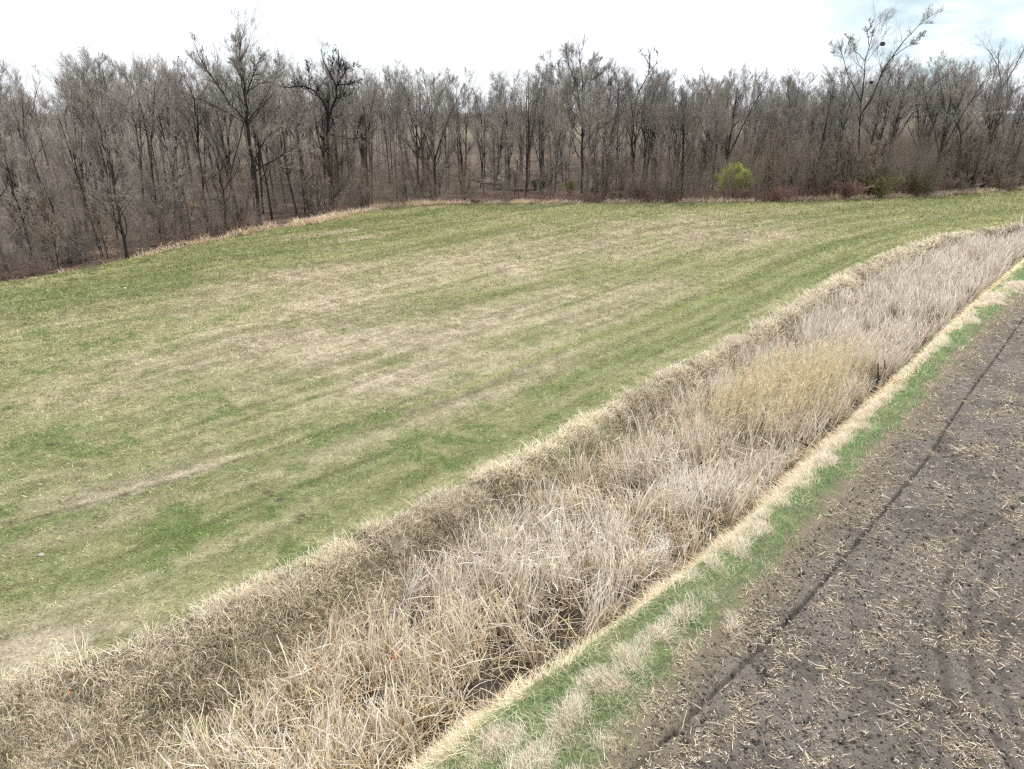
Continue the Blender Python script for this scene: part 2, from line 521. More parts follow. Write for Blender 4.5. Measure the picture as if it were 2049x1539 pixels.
def meadow_col(x, y):
    u, v = uv(x, y)
    w = v - B_MEADOW(u)
    warp = 2.0 * (fbm(x / 11, y / 11, 2, 50) - .5)
    st = .5 * fbm(u / 16 + 3, (w + warp * .5) / 0.85, 4, 51) + .5 * fbm(u / 9 + 3, (w + warp * .3) / 0.30, 3, 58)
    st2 = fbm(u / 30, (w + warp * 1.5) / 3.2, 3, 52)
    pa = fbm(x / 3.2, y / 3.2, 4, 53)
    fi = fbm(x / .55, y / .55, 3, 54)
    tan = np.zeros_like(x)
    grn = np.zeros_like(x)
    for bu, bv, ru, rw in TAN_BLOBS:
        bw_ = bv - B_MEADOW(np.array([bu]))[0]
        tan = np.maximum(tan, np.exp(-(((u - bu) / ru) ** 2 + ((w - bw_) / rw) ** 2)))
    for bu, bv, ru, rw in GREEN_BLOBS:
        bw_ = bv - B_MEADOW(np.array([bu]))[0]
        grn = np.maximum(grn, np.exp(-(((u - bu) / ru) ** 2 + ((w - bw_) / rw) ** 2)))
    base = mixc((.130, .143, .060), (.262, .254, .135), sstep(.32, .68, .55 * st + .25 * st2 + .2 * fi))
    tanc = mixc((.232, .195, .138), (.385, .33, .25), sstep(.35, .65, .5 * fi + .5 * st))
    g = mixc((.085, .108, .042), (.14, .155, .07), sstep(.35, .65, fi))
    ft = np.clip(tan * (0.28 + .9 * pa + .7 * (st - .3)) + .5 * (sstep(.52, .72, pa)) * sstep(4, 10, w) * .6, 0, 1)
    c = mixc(base, tanc, ft * .95)
    fg = np.clip(grn * (0.2 + 1.2 * (1 - pa) + .3 * (fi - .5)) + .55 * sstep(.56, .70, 1 - st) * (1 - tan), 0, 1)
    fg = np.maximum(fg, .65 * np.exp(-((w - .35) / .5) ** 2) * fbm(u / 1.2, w / .5, 2, 55) * 1.6)
    c = mixc(c, g, np.clip(fg, 0, 1) * .34)
    for pts, hw, kind, amt in STREAKS:
        wl_ = np.interp(u, pts[0], pts[1])
        ends = sstep(pts[0][0] - 1.5, pts[0][0] + 1, u) * sstep(pts[0][-1] + 3, pts[0][-1] - 1, u)
        k_ = np.exp(-((w + .25 * warp * .3 - wl_) / (hw * (.5 + fbm(u / 2.5, w / 1., 2, 59)))) ** 2) * ends * amt * np.clip(.3 + 1.3 * fbm(u / 1.6, w / .3, 3, 60), 0, 1)
        c = mixc(c, {'g': (.10, .135, .04), 'y': (.20, .22, .08), 'p': (.33, .295, .20), 'd': (.075, .075, .038)}[kind], np.clip(k_, 0, 1))
    spots = sstep(.60, .70, fbm(x / 1.0, y / 1.0, 4, 57)) * (.5 + .5 * sstep(30, 15, u))
    c = mixc(c, (.085, .13, .035), .75 * spots * (1 - ft))
    # faint wheel marks along the mowing direction
    for w0, a in ((4.05, .35), (5.7, .3), (11.2, .2), (13.0, .2), (2.3, .2)):
        c = c * (1 - (a * np.exp(-((w + warp * .3 - w0) / .14) ** 2) * fbm(u / 5, w, 2, int(w0 * 10)))[..., None])
    # mole hills and worn spots: a darker soil colour
    for px, py, r in MOLES:
        q = at_z(px, py)
        dd = np.hypot(x - q[0], y - q[1])
        c = mixc(c, (.05, .043, .038), np.exp(-(dd * (.75 + 1.1 * fi) / r) ** 4) * .6)
    return np.clip(c, 0.01, 1)


MOLES = [(10, 820, .33), (220, 915, .16), (165, 930, .2), (105, 890, .25), (505, 972, .16), (560, 1000, .28), (250, 575, .2), (25, 655, .18), (615, 1003, .2),
         (35, 925, .15), (600, 1035, .2), (1090, 1000, .15), (330, 1180, .14), (95, 690, .2), (140, 812, .18), (160, 957, .2), (535, 985, .2)]


def zone_grid(us, lo, hi, fr):
    """grid between two boundary curves, same u samples for neighbours"""
    U = us[:, None] + 0 * fr[None]
    V = lo(us)[:, None] * (1 - fr[None]) + hi(us)[:, None] * fr[None]
    x, y = xy(U, V)
    nu, nf = U.shape
    i = np.arange(nu - 1)[:, None] * nf + np.arange(nf - 1)[None]
    f = np.stack([i, i + nf, i + nf + 1, i + 1], -1).reshape(-1, 4)
    return x.ravel(), y.ravel(), U.ravel(), V.ravel(), f


US = np.unique(np.round(np.concatenate([np.arange(-60, -4, 2), np.arange(-4, 5, .25), np.arange(5, 30, .042), np.arange(30, 62, .12), np.arange(62, 110, .4), np.arange(110, 321, 3)]), 3))
fr_field = np.unique(np.concatenate([np.arange(0, 3, .5) * 0, -np.array([]), 1 - np.concatenate([np.arange(0, 6.6, .036), np.arange(6.6, 9, .15), np.arange(9, 20, .8), np.geomspace(20, 300, 16)]) / 300]))
D_F = 300.0


def ground_obj(name, lo, hi, fr, colf, mat, label, us=US, cat=None):
    x, y, U, V, f = zone_grid(us, lo, hi, fr)
    z = height(x, y)
    o = mesh_np(name, np.stack([x, y, z], -1), f[:, ::-1], mat, colf(x, y, U, V, z), True)
    return tag(o, label, cat or name, None, 'structure')


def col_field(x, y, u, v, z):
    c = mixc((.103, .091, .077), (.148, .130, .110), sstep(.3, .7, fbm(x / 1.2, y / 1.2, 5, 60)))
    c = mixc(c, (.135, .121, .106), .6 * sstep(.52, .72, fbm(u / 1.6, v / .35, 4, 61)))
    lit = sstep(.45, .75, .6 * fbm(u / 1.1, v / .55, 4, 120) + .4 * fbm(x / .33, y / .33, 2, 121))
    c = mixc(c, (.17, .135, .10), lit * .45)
    c = mixc(c, (.032, .028, .025), groove(u, v)[1] * .7)  # shade of groove and tracks painted in as dark soil colour
    c = mixc(c, (.016, .014, .012), .75 * sstep(.79, .87, .75 * fbm(x / .15, y / .15, 2, 190) + .25 * fbm(x / .6, y / .6, 2, 191) + .06) * sstep(38, 22, np.hypot(x, y)))  # shade inside the small soil pits painted into the colour, fading with distance
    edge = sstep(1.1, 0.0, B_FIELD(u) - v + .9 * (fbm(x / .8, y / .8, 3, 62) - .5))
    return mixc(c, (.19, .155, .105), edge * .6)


def col_verge(x, y, u, v, z):
    bs, bf, br = B_STRAW(u), B_FIELD(u), B_CATR(u)
    c = mixc((.08, .10, .05), (.15, .165, .085), fbm(x / .6, y / .6, 3, 63))
    e = sstep(.55, 0, v - bf + .6 * (fbm(x / .6, y / .6, 3, 64) - .5))
    c = mixc(c, (.15, .125, .09), e)
    return mixc(c, (.33, .27, .17), sstep(-.35, .15, v - bs))


def col_ditch(x, y, u, v, z):
    bl, br = B_CATL(u), B_CATR(u)
    mud = mixc((.035, .030, .024), (.075, .06, .045), fbm(x / .7, y / .7, 3, 65))
    bank = mixc((.10, .085, .052), (.22, .185, .125), fbm(x / .8, y / .8, 3, 66))
    return mixc(mud, bank, sstep(-.3, .3, v - bl))


def col_forest(x, y, u, v, z):
    c = mixc((.07, .050, .038), (.16, .118, .09), sstep(.25, .75, fbm(x / 2.4, y / 2.4, 4, 67)))
    c = mixc(c, (.10, .045, .03), .5 * sstep(2.5, 0, v - B_WOOD(u)) * fbm(x / 2, y / 2, 2, 68))
    return mixc(c, (.10, .11, .045), .35 * sstep(.6, .75, fbm(x / 4, y / 4, 3, 69)))


FW = 125.0
B_WBACK = lambda u: B_WOOD(u) + FW
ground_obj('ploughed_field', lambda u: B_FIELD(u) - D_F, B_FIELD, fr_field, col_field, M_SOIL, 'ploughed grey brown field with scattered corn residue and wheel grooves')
ground_obj('verge', B_FIELD, B_CATR, np.linspace(0, 1, 40), col_verge, M_VERGE, 'narrow strip of bank between the cattail ditch and the ploughed field')
ground_obj('ditch', B_CATR, B_MEADOW, np.linspace(0, 1, 64), col_ditch, M_DITCH, 'curving wet ditch filled with cattails between meadow and field')
ground_obj('meadow', B_MEADOW, B_WOOD, np.concatenate([np.linspace(0, .12, 40)[:-1], np.linspace(.12, 1, 170)]), lambda x, y, u, v, z: meadow_col(x, y), M_MEADOW,
           'mown meadow striped in green and tan below the bare woods', us=US[(US < 5) | (np.arange(len(US)) % 2 == 0)] if False else US)
ground_obj('forest_floor', B_WOOD, B_WBACK, np.linspace(0, 1, 80), col_forest, M_FOREST, 'brown leaf covered floor under the bare woods')
# land beyond, to the horizon
us_far = np.concatenate([-np.geomspace(5000, 70, 20), US[::4], np.geomspace(324, 6000, 60)])


def col_far(x, y, u, v, z):
    d = np.hypot(x, y)
    n = fbm(x / 90, y / 45, 2, 70)
    c = mixc((.17, .145, .105), (.13, .125, .07), sstep(.5, .7, n))
    return mixc((.075, .055, .040), c, sstep(30, 260, v - B_WBACK(u) + 120 * (n - .5)))


def hill(x, y):
    return 9.5 * np.exp(-(((x - 470) / 190) ** 2 + ((y - 640) / 150) ** 2))


def far_grid():
    fr = np.concatenate([[0], np.geomspace(.004, 1, 60)])
    x, y, U, V, f = zone_grid(us_far, lambda u: B_WBACK(u) - 4, lambda u: B_WBACK(u) + 6000, fr)
    z = height(x, y) * np.exp(-np.maximum(V - B_WBACK(U), 0) / 40) + hill(x, y) * sstep(60, 200, V - B_WBACK(U)) - .35 * sstep(6, -4, V - B_WBACK(U))
    o = mesh_np('far_fields', np.stack([x, y, z], -1), f[:, ::-1], M_FAR, col_far(x, y, U, V, z), True)
    tag(o, 'pale open fields beyond the woods reaching to the horizon', 'field', None, 'structure')


far_grid()


# ------------------------------------------------------------------ blades
def strips(base, L, theta, az, width, face, col, taper=0.9, tipcol=None):
    N, S = theta.shape
    ds = (L / S)[:, None]
    d = np.stack([np.sin(theta) * np.cos(az), np.sin(theta) * np.sin(az), np.cos(theta)], -1) * ds[..., None]
    p = np.concatenate([base[:, None], base[:, None] + np.cumsum(d, 1)], 1)
    t = np.linspace(0, 1, S + 1)
    w = width[:, None] * (1 - taper * t[None] ** 1.5) * .5
    side = np.stack([np.cos(face), np.sin(face), 0 * face], -1)
    a = p - side[:, None] * w[..., None]
    b = p + side[:, None] * w[..., None]
    v = np.stack([a, b], 2).reshape(-1, 3)
    i = (np.arange(N)[:, None] * (S + 1) + np.arange(S)[None]).ravel() * 2
    f = np.stack([i, i + 1, i + 3, i + 2], -1)
    c = np.repeat(col, (S + 1) * 2, 0)
    if tipcol is not None:
        tt = np.tile(np.repeat(t, 2), N)
        c = mixc(c, np.repeat(tipcol, (S + 1) * 2, 0), tt)
    return v, f, c


def sample(lo, hi, u0, u1, dens, dmax=None, m=150, z=0.0):
    """random plan points between two curves at dens(d) per square metre"""
    us = np.linspace(u0, u1, 400)
    wid = np.maximum(hi(us) - lo(us), 0)
    um = .5 * (us[1:] + us[:-1])
    wm = .5 * (wid[1:] + wid[:-1])
    vm = lo(um) + wm * .5
    x, y = xy(um, vm)
    k = dens(np.maximum(np.sqrt(x ** 2 + y ** 2 + 120), 12) * .72)
    cells = wm * (us[1] - us[0])
    n = int((cells * k).sum())
    pr = cells * k / (cells * k).sum()
    ix = R.choice(len(um), n, p=pr)
    u = us[ix] + R.random(n) * (us[1] - us[0])
    fr = R.random(n)
    v = lo(u) * (1 - fr) + hi(u) * fr
    x, y = xy(u, v)
    d = np.sqrt(x ** 2 + y ** 2 + HCAM ** 2)
    keep = inview(x, y, z, m) & (R.random(n) < np.minimum(1, dens(d) / np.repeat(0, 1).size / dens(np.maximum(np.sqrt(x ** 2 + y ** 2 + 120), 12) * .72)))
    return x[keep], y[keep], u[keep], v[keep], d[keep]


def tufts(x, y, per, rad, hmin, hmax, wid, tilt, curve, colf, S=3, d=None, outward=.6, updir=None):
    """clumps of blades round the points"""
    n = len(x)
    k = np.repeat(np.arange(n), per)
    N = len(k)
    a = R.random(N) * 2 * np.pi
    r = np.sqrt(R.random(N)) * (rad[k] if np.ndim(rad) else rad)
    bx, by = x[k] + r * np.cos(a), y[k] + r * np.sin(a)
    bz = height(bx, by) - .02
    sc = ((0.55 + .9 * R.random(n)) * (.6 + .8 * fbm(x / .9, y / .9, 2, 86)))[k]
    L = (hmin + (hmax - hmin) * R.random(N)) * sc
    th0 = np.abs(R.normal(0, tilt, N)) + outward * r / (rad[k] if np.ndim(rad) else rad) * .5
    az0 = a + R.normal(0, .6, N)
    if updir is not None:
        az0 = np.where(R.random(N) < updir[1], updir[0][k] + R.normal(0, .5, N), az0)
    cur = np.abs(R.normal(curve, curve * .5, N))
    th = th0[:, None] + cur[:, None] * np.linspace(0, 1, S)[None] ** 1.3
    azs = az0[:, None] + R.normal(0, .15, (N, S))
    w = wid * (0.6 + .8 * R.random(N))
    if d is not None:
        w = w * np.maximum(1, d[k] / 20.)
    c = colf(bx, by, k)
    return strips(np.stack([bx, by, bz], -1), L, th, azs, w, R.random(N) * np.pi, c)


def jit(c, s):
    n = len(c)
    return np.clip(c * (1 + R.normal(0, s, (n, 1))) * (1 + R.normal(0, s * .25, (n, 3))), .01, .62)


def pick(pal, n, p=None):
    return np.asarray(pal)[R.choice(len(pal), n, p=p)]


# meadow turf
def meadow_turf():
    x, y, u, v, d = sample(lambda q: B_MEADOW(q) - .1, B_WOOD, -6, 135, lambda d: 1150 * (16 / d) ** 1.75)
    n = len(x)
    c = meadow_col(x, y)
    c = mixc(c, pick([(.50, .45, .30), (.12, .17, .05), (.36, .34, .19), (.16, .15, .085)], n, [.34, .26, .2, .2]), .38 - .22 * sstep(25, 70, d))
    cl_ = fbm(x / .22, y / .22, 2, 180)
    c = jit(c * (.55 + .9 * cl_)[:, None], .2)
    L = (.05 + .09 * R.random(n)) * np.maximum(1, d / 40) * (0.6 + .8 * fbm(x / .5, y / .5, 2, 80))
    th = np.minimum(np.abs(R.normal(.95, .35, n)), 1.35)[:, None] + np.array([0, .25])[None]
    az = np.where(R.random(n) < .55, np.pi * .25 + np.pi * (R.random(n) < .5) + R.normal(0, .45, n), R.random(n) * 2 * np.pi)[:, None] + np.zeros((1, 2))
    z = height(x, y) - .004
    a = Acc()
    a.add(*strips(np.stack([x, y, z], -1), L, th, az, .017 * np.maximum(1, d / 18) * (.6 + .8 * R.random(n)), R.random(n) * np.pi, c))
    o = a.build('meadow_grass', M_GREEN)
    tag(o, 'short mown grass covering the wide meadow', 'grass', None, 'stuff')


# tall brown grass on the near-meadow bank of the ditch
def bank_grass():
    a = Acc()
    x, y, u, v, d = sample(B_CATL, lambda q: B_MEADOW(q) + .25, -8, 110, lambda d: 21 * (18 / d) ** 1.35)
    f = (v - B_CATL(u)) / np.maximum(B_MEADOW(u) - B_CATL(u), .3)
    cl = fbm(x / 1.0, y / 1.0, 3, 81) - .12 * sstep(.9, 1.05, f + .35 * (fbm(u / .8, v / .8, 3, 87) - .5))
    keep = R.random(len(x)) < .62 + .8 * sstep(.32, .60, cl)
    x, y, u, v, d, f = [q[keep] for q in (x, y, u, v, d, f)]

    def cf(bx, by, k):
        n = len(bx)
        c = pick([(.38, .325, .24), (.26, .215, .145), (.50, .44, .355), (.28, .255, .155), (.14, .11, .075), (.20, .215, .115)], n, [.28, .2, .26, .11, .07, .08])
        gr = sstep(.5, .7, fbm(bx / 2.2, by / 2.2, 3, 82)) * .45
        c = mixc(c, (.16, .18, .085), gr)
        top = np.maximum(sstep(.62, 1.0, f[k]), .75 * sstep(24, 45, d[k]) * sstep(.1, .5, f[k]))
        c = mixc(c, pick([(.56, .49, .40), (.47, .405, .315), (.62, .55, .46)], n), top * .62)
        return jit(c * (.78 + .5 * fbm(bx / 3, by / 3, 2, 83))[:, None], .16)
    down = np.arctan2(-np.ones(len(x)) * Q, np.ones(len(x)) * Q)
    a.add(*tufts(x, y, 40, .24 * np.maximum(1, d / 26), .22, .50, .0165, .45, 1.2, cf, 3, d, .7, (down, .3)))
    # taller, paler fringe on the crest
    x, y, u, v, d = sample(lambda q: B_MEADOW(q) - .75, lambda q: B_MEADOW(q) + .2, -8, 110, lambda d: 17 * (18 / d) ** 1.3)
    keep = R.random(len(x)) < 1.5 * sstep(.36, .62, fbm(u / 1.2, v / .5, 3, 84)) * np.interp(u, [-5, 2, 6, 12], [.4, .5, .8, 1])
    x, y, d = x[keep], y[keep], d[keep]

    def cf2(bx, by, k):
        n = len(bx)
        return jit(pick([(.50, .44, .365), (.42, .365, .29), (.56, .50, .43), (.32, .265, .20)], n), .16)
    a.add(*tufts(x, y, 36, .2 * np.maximum(1, d / 26), .20, .44, .0115, .36, 1.0, cf2, 3, d, .6))
    o = a.build('bank_grass', M_BLADE)
    tag(o, 'tall brown dead grass on the ditch bank beside the meadow', 'grass', None, 'stuff')


def in_reeds(u, v):
    p = at_z(1600, 800, -1.0)
    cu, cv = uv(p[0], p[1])
    return np.exp(-(((u - cu) / 4.6) ** 2 + ((v - cv) / 1.5) ** 2)) + .6 * np.exp(-(((u - cu + 3) / 4) ** 2 + ((v - cv - 1.4) / .8) ** 2))


HOLES = [(963, 1385, .55), (700, 1440, .42), (735, 1430, .36), (1060, 1290, .3), (1340, 1120, .3), (1560, 905, .4), (1180, 1110, .25), (900, 1180, .3), (560, 1500, .3), (1160, 1250, .3), (880, 1310, .25), (1290, 1190, .3), (1400, 1085, .25), (620, 1330, .25), (500, 1440, .2), (760, 1420, .25)]


def cattails():
    a = Acc()
    x, y, u, v, d = sample(lambda q: B_CATR(q) - .1, lambda q: B_CATL(q) + .45, -6, 115, lambda d: 36 * (16 / d) ** 1.05, z=-.5)
    dn = fbm(x / .75, y / .75, 3, 90)
    keep = (R.random(len(x)) < .05 + 1.1 * sstep(.33, .56, dn)) & (R.random(len(x)) > in_reeds(u, v) * .8)
    for px, py, r in HOLES:
        q = at_z(px, py, -1.1)
        keep &= np.hypot(x - q[0], y - q[1]) > r
    x, y, u, v, d = [q[keep] for q in (x, y, u, v, d)]
    per = 9
    n = len(x)
    k = np.repeat(np.arange(n), per)
    N = len(k)
    ang = R.random(N) * 2 * np.pi
    r = R.random(N) * .16 * np.maximum(1, d[k] / 30)
    bx, by = x[k] + r * np.cos(ang), y[k] + r * np.sin(ang)
    bz = height(bx, by) - .03
    S = 6
    far = sstep(22, 40, d)
    L = (.95 + .75 * R.random(N)) * (.8 + .4 * fbm(bx / 2, by / 2, 2, 91))
    lean = (fbm(x / 2.5, y / 2.5, 2, 92) * 4 * np.pi)[k]
    near = sstep(19, 14, d)[k]
    droop = (R.random(N) < .5 * near) * R.uniform(.12, .34, N)
    th = np.abs(R.normal(.07, .13, N))[:, None] + np.cumsum(np.abs(R.normal(.045, .05, (N, S))) + droop[:, None], 1)
    az = (np.where(R.random(N) < .5, lean, ang) + R.normal(0, .5, N))[:, None] + np.cumsum(R.normal(0, .12, (N, S)), 1)
    # broken and folded leaves
    br = R.random(N) < (.62 - .34 * far[k])
    bs = R.integers(1, S, N)
    kink = R.uniform(1.1, 2.6, N)
    msk = br[:, None] & (np.arange(S)[None] >= bs[:, None])
    th = th + msk * kink[:, None]
    az = az + msk * R.normal(0, .8, N)[:, None]
    # leaves lying nearly flat
    flat = R.random(N) < (.15 - .09 * far[k])
    th = np.where(flat[:, None], np.minimum(R.uniform(1.1, 1.5, N)[:, None] + .03 * np.arange(S)[None], 1.62), th)
    bz = bz + flat * R.uniform(.1, .9, N)
    L = np.where(flat, L * .7, L)
    pal = [(.485, .445, .395), (.55, .52, .48), (.39, .335, .265), (.39, .33, .245), (.26, .215, .165), (.53, .505, .475)]
    c = pick(pal, N, [.24, .19, .2, .14, .1, .13])
    gold = sstep(.45, .75, fbm(bx / 3, by / 3, 3, 93))
    c = mixc(c, pick([(.43, .345, .22), (.36, .285, .18)], N), np.clip(gold * .4 * (1 - far[k]) + (droop > 0) * .7, 0, .85))
    c = mixc(c, pick([(.40, .36, .32), (.31, .275, .24)], N), far[k] * .7)
    c = jit(c, .13)
    w = (.014 + .018 * R.random(N)) * np.maximum(1, d[k] / 26) * np.where(R.random(N) < .12, 1.7, 1)
    wh = R.random(N) < .13
    c = np.where(wh[:, None], jit(pick([(.61, .58, .54), (.57, .53, .48)], N), .05), np.clip(c * 1.1, 0, .6))
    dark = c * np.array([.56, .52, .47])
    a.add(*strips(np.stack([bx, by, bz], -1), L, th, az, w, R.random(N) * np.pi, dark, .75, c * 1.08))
    # fallen litter mat between the plants
    x, y, u, v, d = sample(lambda q: B_CATR(q) - .2, lambda q: B_CATL(q) + .5, -6, 100, lambda d: 60 * (16 / d) ** 1.2, z=-.5)
    keep = R.random(len(x)) < .2 + fbm(x / .8, y / .8, 3, 94)
    for px, py, r in HOLES:
        q = at_z(px, py, -1.1)
        keep &= np.hypot(x - q[0], y - q[1]) > r * .9
    x, y, d = x[keep], y[keep], d[keep]
    N = len(x)
    z = height(x, y) + R.random(N) * .35
    th = R.uniform(1.15, 1.75, N)[:, None] + R.normal(0, .15, (N, 3))
    az = (R.random(N) * 6.28)[:, None] + R.normal(0, .2, (N, 3))
    c = jit(pick([(.48, .38, .25), (.38, .29, .18), (.58, .49, .37), (.26, .2, .13)], N), .15)
    a.add(*strips(np.stack([x, y, z], -1), .4 + .6 * R.random(N), th, az, (.012 + .01 * R.random(N)) * np.maximum(1, d / 24), R.random(N) * np.pi, c, .5))
    # brown grass clumps hugging the edge of the reedbed
    o = a.build('cattails', M_BLADE)
    tag(o, 'dead straw coloured cattail leaves standing and broken along the ditch', 'cattails', None, 'stuff')


def reeds():
    a = Acc()
    x, y, u, v, d = sample(lambda q: B_CATR(q), lambda q: B_CATL(q) + .6, 14, 50, lambda d: 46 + 0 * d, z=-.5)
    keep = R.random(len(x)) < np.clip(in_reeds(u, v), 0, 1)
    x, y, d = x[keep], y[keep], d[keep]
    N = len(x)
    z = height(x, y) - .02
    S = 5
    L = 1.7 + .9 * R.random(N)
    th = np.abs(R.normal(.05, .07, N))[:, None] + np.cumsum(np.abs(R.normal(.015, .02, (N, S))), 1)
    az0 = R.normal(-.6, .9, N)
    az = az0[:, None] + np.zeros((1, S))
    c = jit(pick([(.50, .435, .315), (.57, .51, .39), (.44, .38, .27), (.55, .50, .42)], N), .12)
    for off in (0, 1.57):
        a.add(*strips(np.stack([x, y, z], -1), L, th, az, .011 * np.maximum(1, d / 26), np.full(N, .2 + off), c * .85, .4, c))
    tip = np.stack([x, y, z], -1) + np.stack([np.sin(th) * np.cos(az), np.sin(th) * np.sin(az), np.cos(th)], -1).sum(1) * (L / S)[:, None]
    # feathery plumes
    pl = R.random(N) < .26
    t = np.repeat(tip[pl], 9, 0)
    M = len(t)
    t = t - np.array([0, 0, 1]) * (R.random(M) * .22)[:, None]
    azp = np.repeat(az0[pl], 9) + R.normal(0, .7, M)
    thp = R.uniform(.3, 1.1, M)[:, None] + np.array([0, .3])[None]
    cp = jit(pick([(.47, .395, .275), (.41, .34, .23), (.53, .465, .35)], M), .1)
    a.add(*strips(t, .10 + .12 * R.random(M), thp, azp[:, None] + np.zeros((1, 2)), np.full(M, .022), R.random(M) * 3.14, cp, .6))
    # drooping leaves
    k = np.repeat(np.arange(N), 3)
    M = len(k)
    hh = R.uniform(.3, .85, M)
    b = np.stack([x, y, z], -1)[k] + (tip - np.stack([x, y, z], -1))[k] * hh[:, None]
    a.add(*strips(b, .25 + .25 * R.random(M), R.uniform(.4, 1., M)[:, None] + np.array([0, .5, 1.])[None], (az0[k] + R.normal(0, .8, M))[:, None] + np.zeros((1, 3)),
                  np.full(M, .016), R.random(M) * 3.14, jit(pick([(.52, .42, .25), (.44, .34, .2)], M), .12), .8))
    o = a.build('reeds', M_BLADE)
    tag(o, 'stand of tall golden reeds with feathery tops in the ditch', 'reeds', None, 'stuff')


def straw():
    a = Acc()
    x, y, u, v, d = sample(lambda q: B_STRAW(q) - .45, lambda q: B_CATR(q) + .4, -6, 105, lambda d: 520 * (15 / d) ** 1.4, z=-.4)
    f = (v - B_STRAW(u)) / np.maximum(B_CATR(u) - B_STRAW(u), .2)
    keep = R.random(len(x)) < sstep(-.6, .1, f + 1.1 * (fbm(x / .8, y / .8, 3, 102) - .5)) * sstep(1.3, .85, f + 1.5 * (fbm(x / .7, y / .7, 3, 103) - .5)) * (.45 + .8 * fbm(x / .7, y / .7, 3, 100)) * (.25 + .75 * sstep(.30, .5, fbm(u / 1.7, v / .9, 3, 104)))
    x, y, u, v, d = [q[keep] for q in (x, y, u, v, d)]
    N = len(x)
    z = height(x, y) + R.random(N) * .10
    S = 3
    flow = 2.36 + (fbm(x / 1.3, y / 1.3, 2, 101) - .5) * 9.0       # lodged towards the ditch in swirls
    th = (R.uniform(1.05, 1.62, N))[:, None] + np.array([0, .08, .16])[None]
    az = (flow + R.normal(0, .7, N))[:, None] + R.normal(0, .1, (N, S))
    c = pick([(.47, .405, .30), (.41, .345, .24), (.54, .49, .40), (.33, .27, .18), (.46, .405, .325)], N, [.32, .22, .2, .12, .14])
    c = mixc(c, (.68, .59, .38), .5 * sstep(28, 45, d))
    c = jit(c, .1)
    a.add(*strips(np.stack([x, y, z], -1), .15 + .33 * R.random(N), th, az, (.008 + .009 * R.random(N)) * np.maximum(1, d / 20), R.random(N) * np.pi, c, .7))
    o = a.build('lodged_straw', M_BLADE)
    tag(o, 'flattened pale yellow grass lying along the ditch edge', 'grass', None, 'stuff')


def verge_grass():
    a = Acc()
    x, y, u, v, d = sample(lambda q: B_FIELD(q) - .15, lambda q: B_STRAW(q) + .25, -6, 105, lambda d: 560 * (14 / d) ** 1.4)
    bs, bf = B_STRAW(u), B_FIELD(u)
    nn = fbm(x / .75, y / .75, 3, 110)
    f = (v - bf) / (bs - bf)
    keep = R.random(len(x)) < sstep(-.1, .3, f + (nn - .5) * 1.1) * sstep(1.3, .8, f + (nn - .5) * .9)
    x, y, u, v, d, nn = [q[keep] for q in (x, y, u, v, d, nn)]
    N = len(x)
    z = height(x, y) - .01
    S = 3
    th = np.abs(R.normal(.35, .3, N))[:, None] + np.array([0, .35, .8])[None] * np.abs(R.normal(1, .4, N))[:, None]
    az = (R.normal(2.6, 1.4, N) + 4 * fbm(x, y, 2, 111))[:, None] + R.normal(0, .1, (N, S))
    c = pick([(.13, .225, .085), (.185, .285, .12), (.085, .155, .055), (.25, .31, .155), (.42, .375, .28)], N, [.31, .29, .18, .14, .08])
    c = jit(mixc(c, (.30, .27, .17), .55 * sstep(.52, .75, fbm(x / 1.1, y / 1.1, 3, 112))), .16)
    L = (.12 + .20 * R.random(N)) * (.6 + .9 * fbm(x / .5, y / .5, 2, 113))
    a.add(*strips(np.stack([x, y, z], -1), L, th, az, (.0075 + .006 * R.random(N)) * np.maximum(1, d / 20), R.random(N) * np.pi, c, .85))
    # dry blades and weedy edge towards the soil
    x, y, u, v, d = sample(lambda q: B_FIELD(q) - .45, lambda q: B_FIELD(q) + .7, -6, 105, lambda d: 120 * (14 / d) ** 1.3)
    keep = R.random(len(x)) < sstep(.3, .65, fbm(x / .6, y / .6, 3, 114))
    x, y, d = x[keep], y[keep], d[keep]
    N = len(x)
    th = np.abs(R.normal(.9, .4, N))[:, None] + np.array([0, .3, .5])[None]
    az = (R.random(N) * 6.28)[:, None] + np.zeros((1, 3))
    c = jit(pick([(.42, .36, .26), (.33, .27, .18), (.15, .18, .08), (.5, .44, .34)], N), .15)
    a.add(*strips(np.stack([x, y, height(x, y)], -1), .10 + .22 * R.random(N), th, az, .008 * np.maximum(1, d / 20), R.random(N) * np.pi, c, .8))
    # dead blades matted into the green in patches
    x, y, u, v, d = sample(lambda q: B_FIELD(q) - .05, lambda q: B_STRAW(q) + .1, -6, 105, lambda d: 380 * (14 / d) ** 1.4)
    pt = fbm(u / 1.3, v / .5, 4, 115)
    keep = R.random(len(x)) < .9 * sstep(.50, .68, pt)
    x, y, d = x[keep], y[keep], d[keep]
    N = len(x)
    th = R.uniform(.7, 1.6, N)[:, None] + np.array([0, .15, .3])[None]
    az = (2.4 + R.normal(0, 1.1, N))[:, None] + np.zeros((1, 3))
    c = jit(pick([(.46, .41, .33), (.53, .48, .40), (.38, .32, .235), (.30, .25, .17)], N), .14)
    a.add(*strips(np.stack([x, y, height(x, y) + .03 * R.random(N)], -1), .12 + .26 * R.random(N), th, az, (.007 + .006 * R.random(N)) * np.maximum(1, d / 20), R.random(N) * np.pi, c, .8))
    o = a.build('verge_grass', M_GREEN)
    tag(o, 'fresh green grass strip along the edge of the ploughed field', 'grass', None, 'stuff')


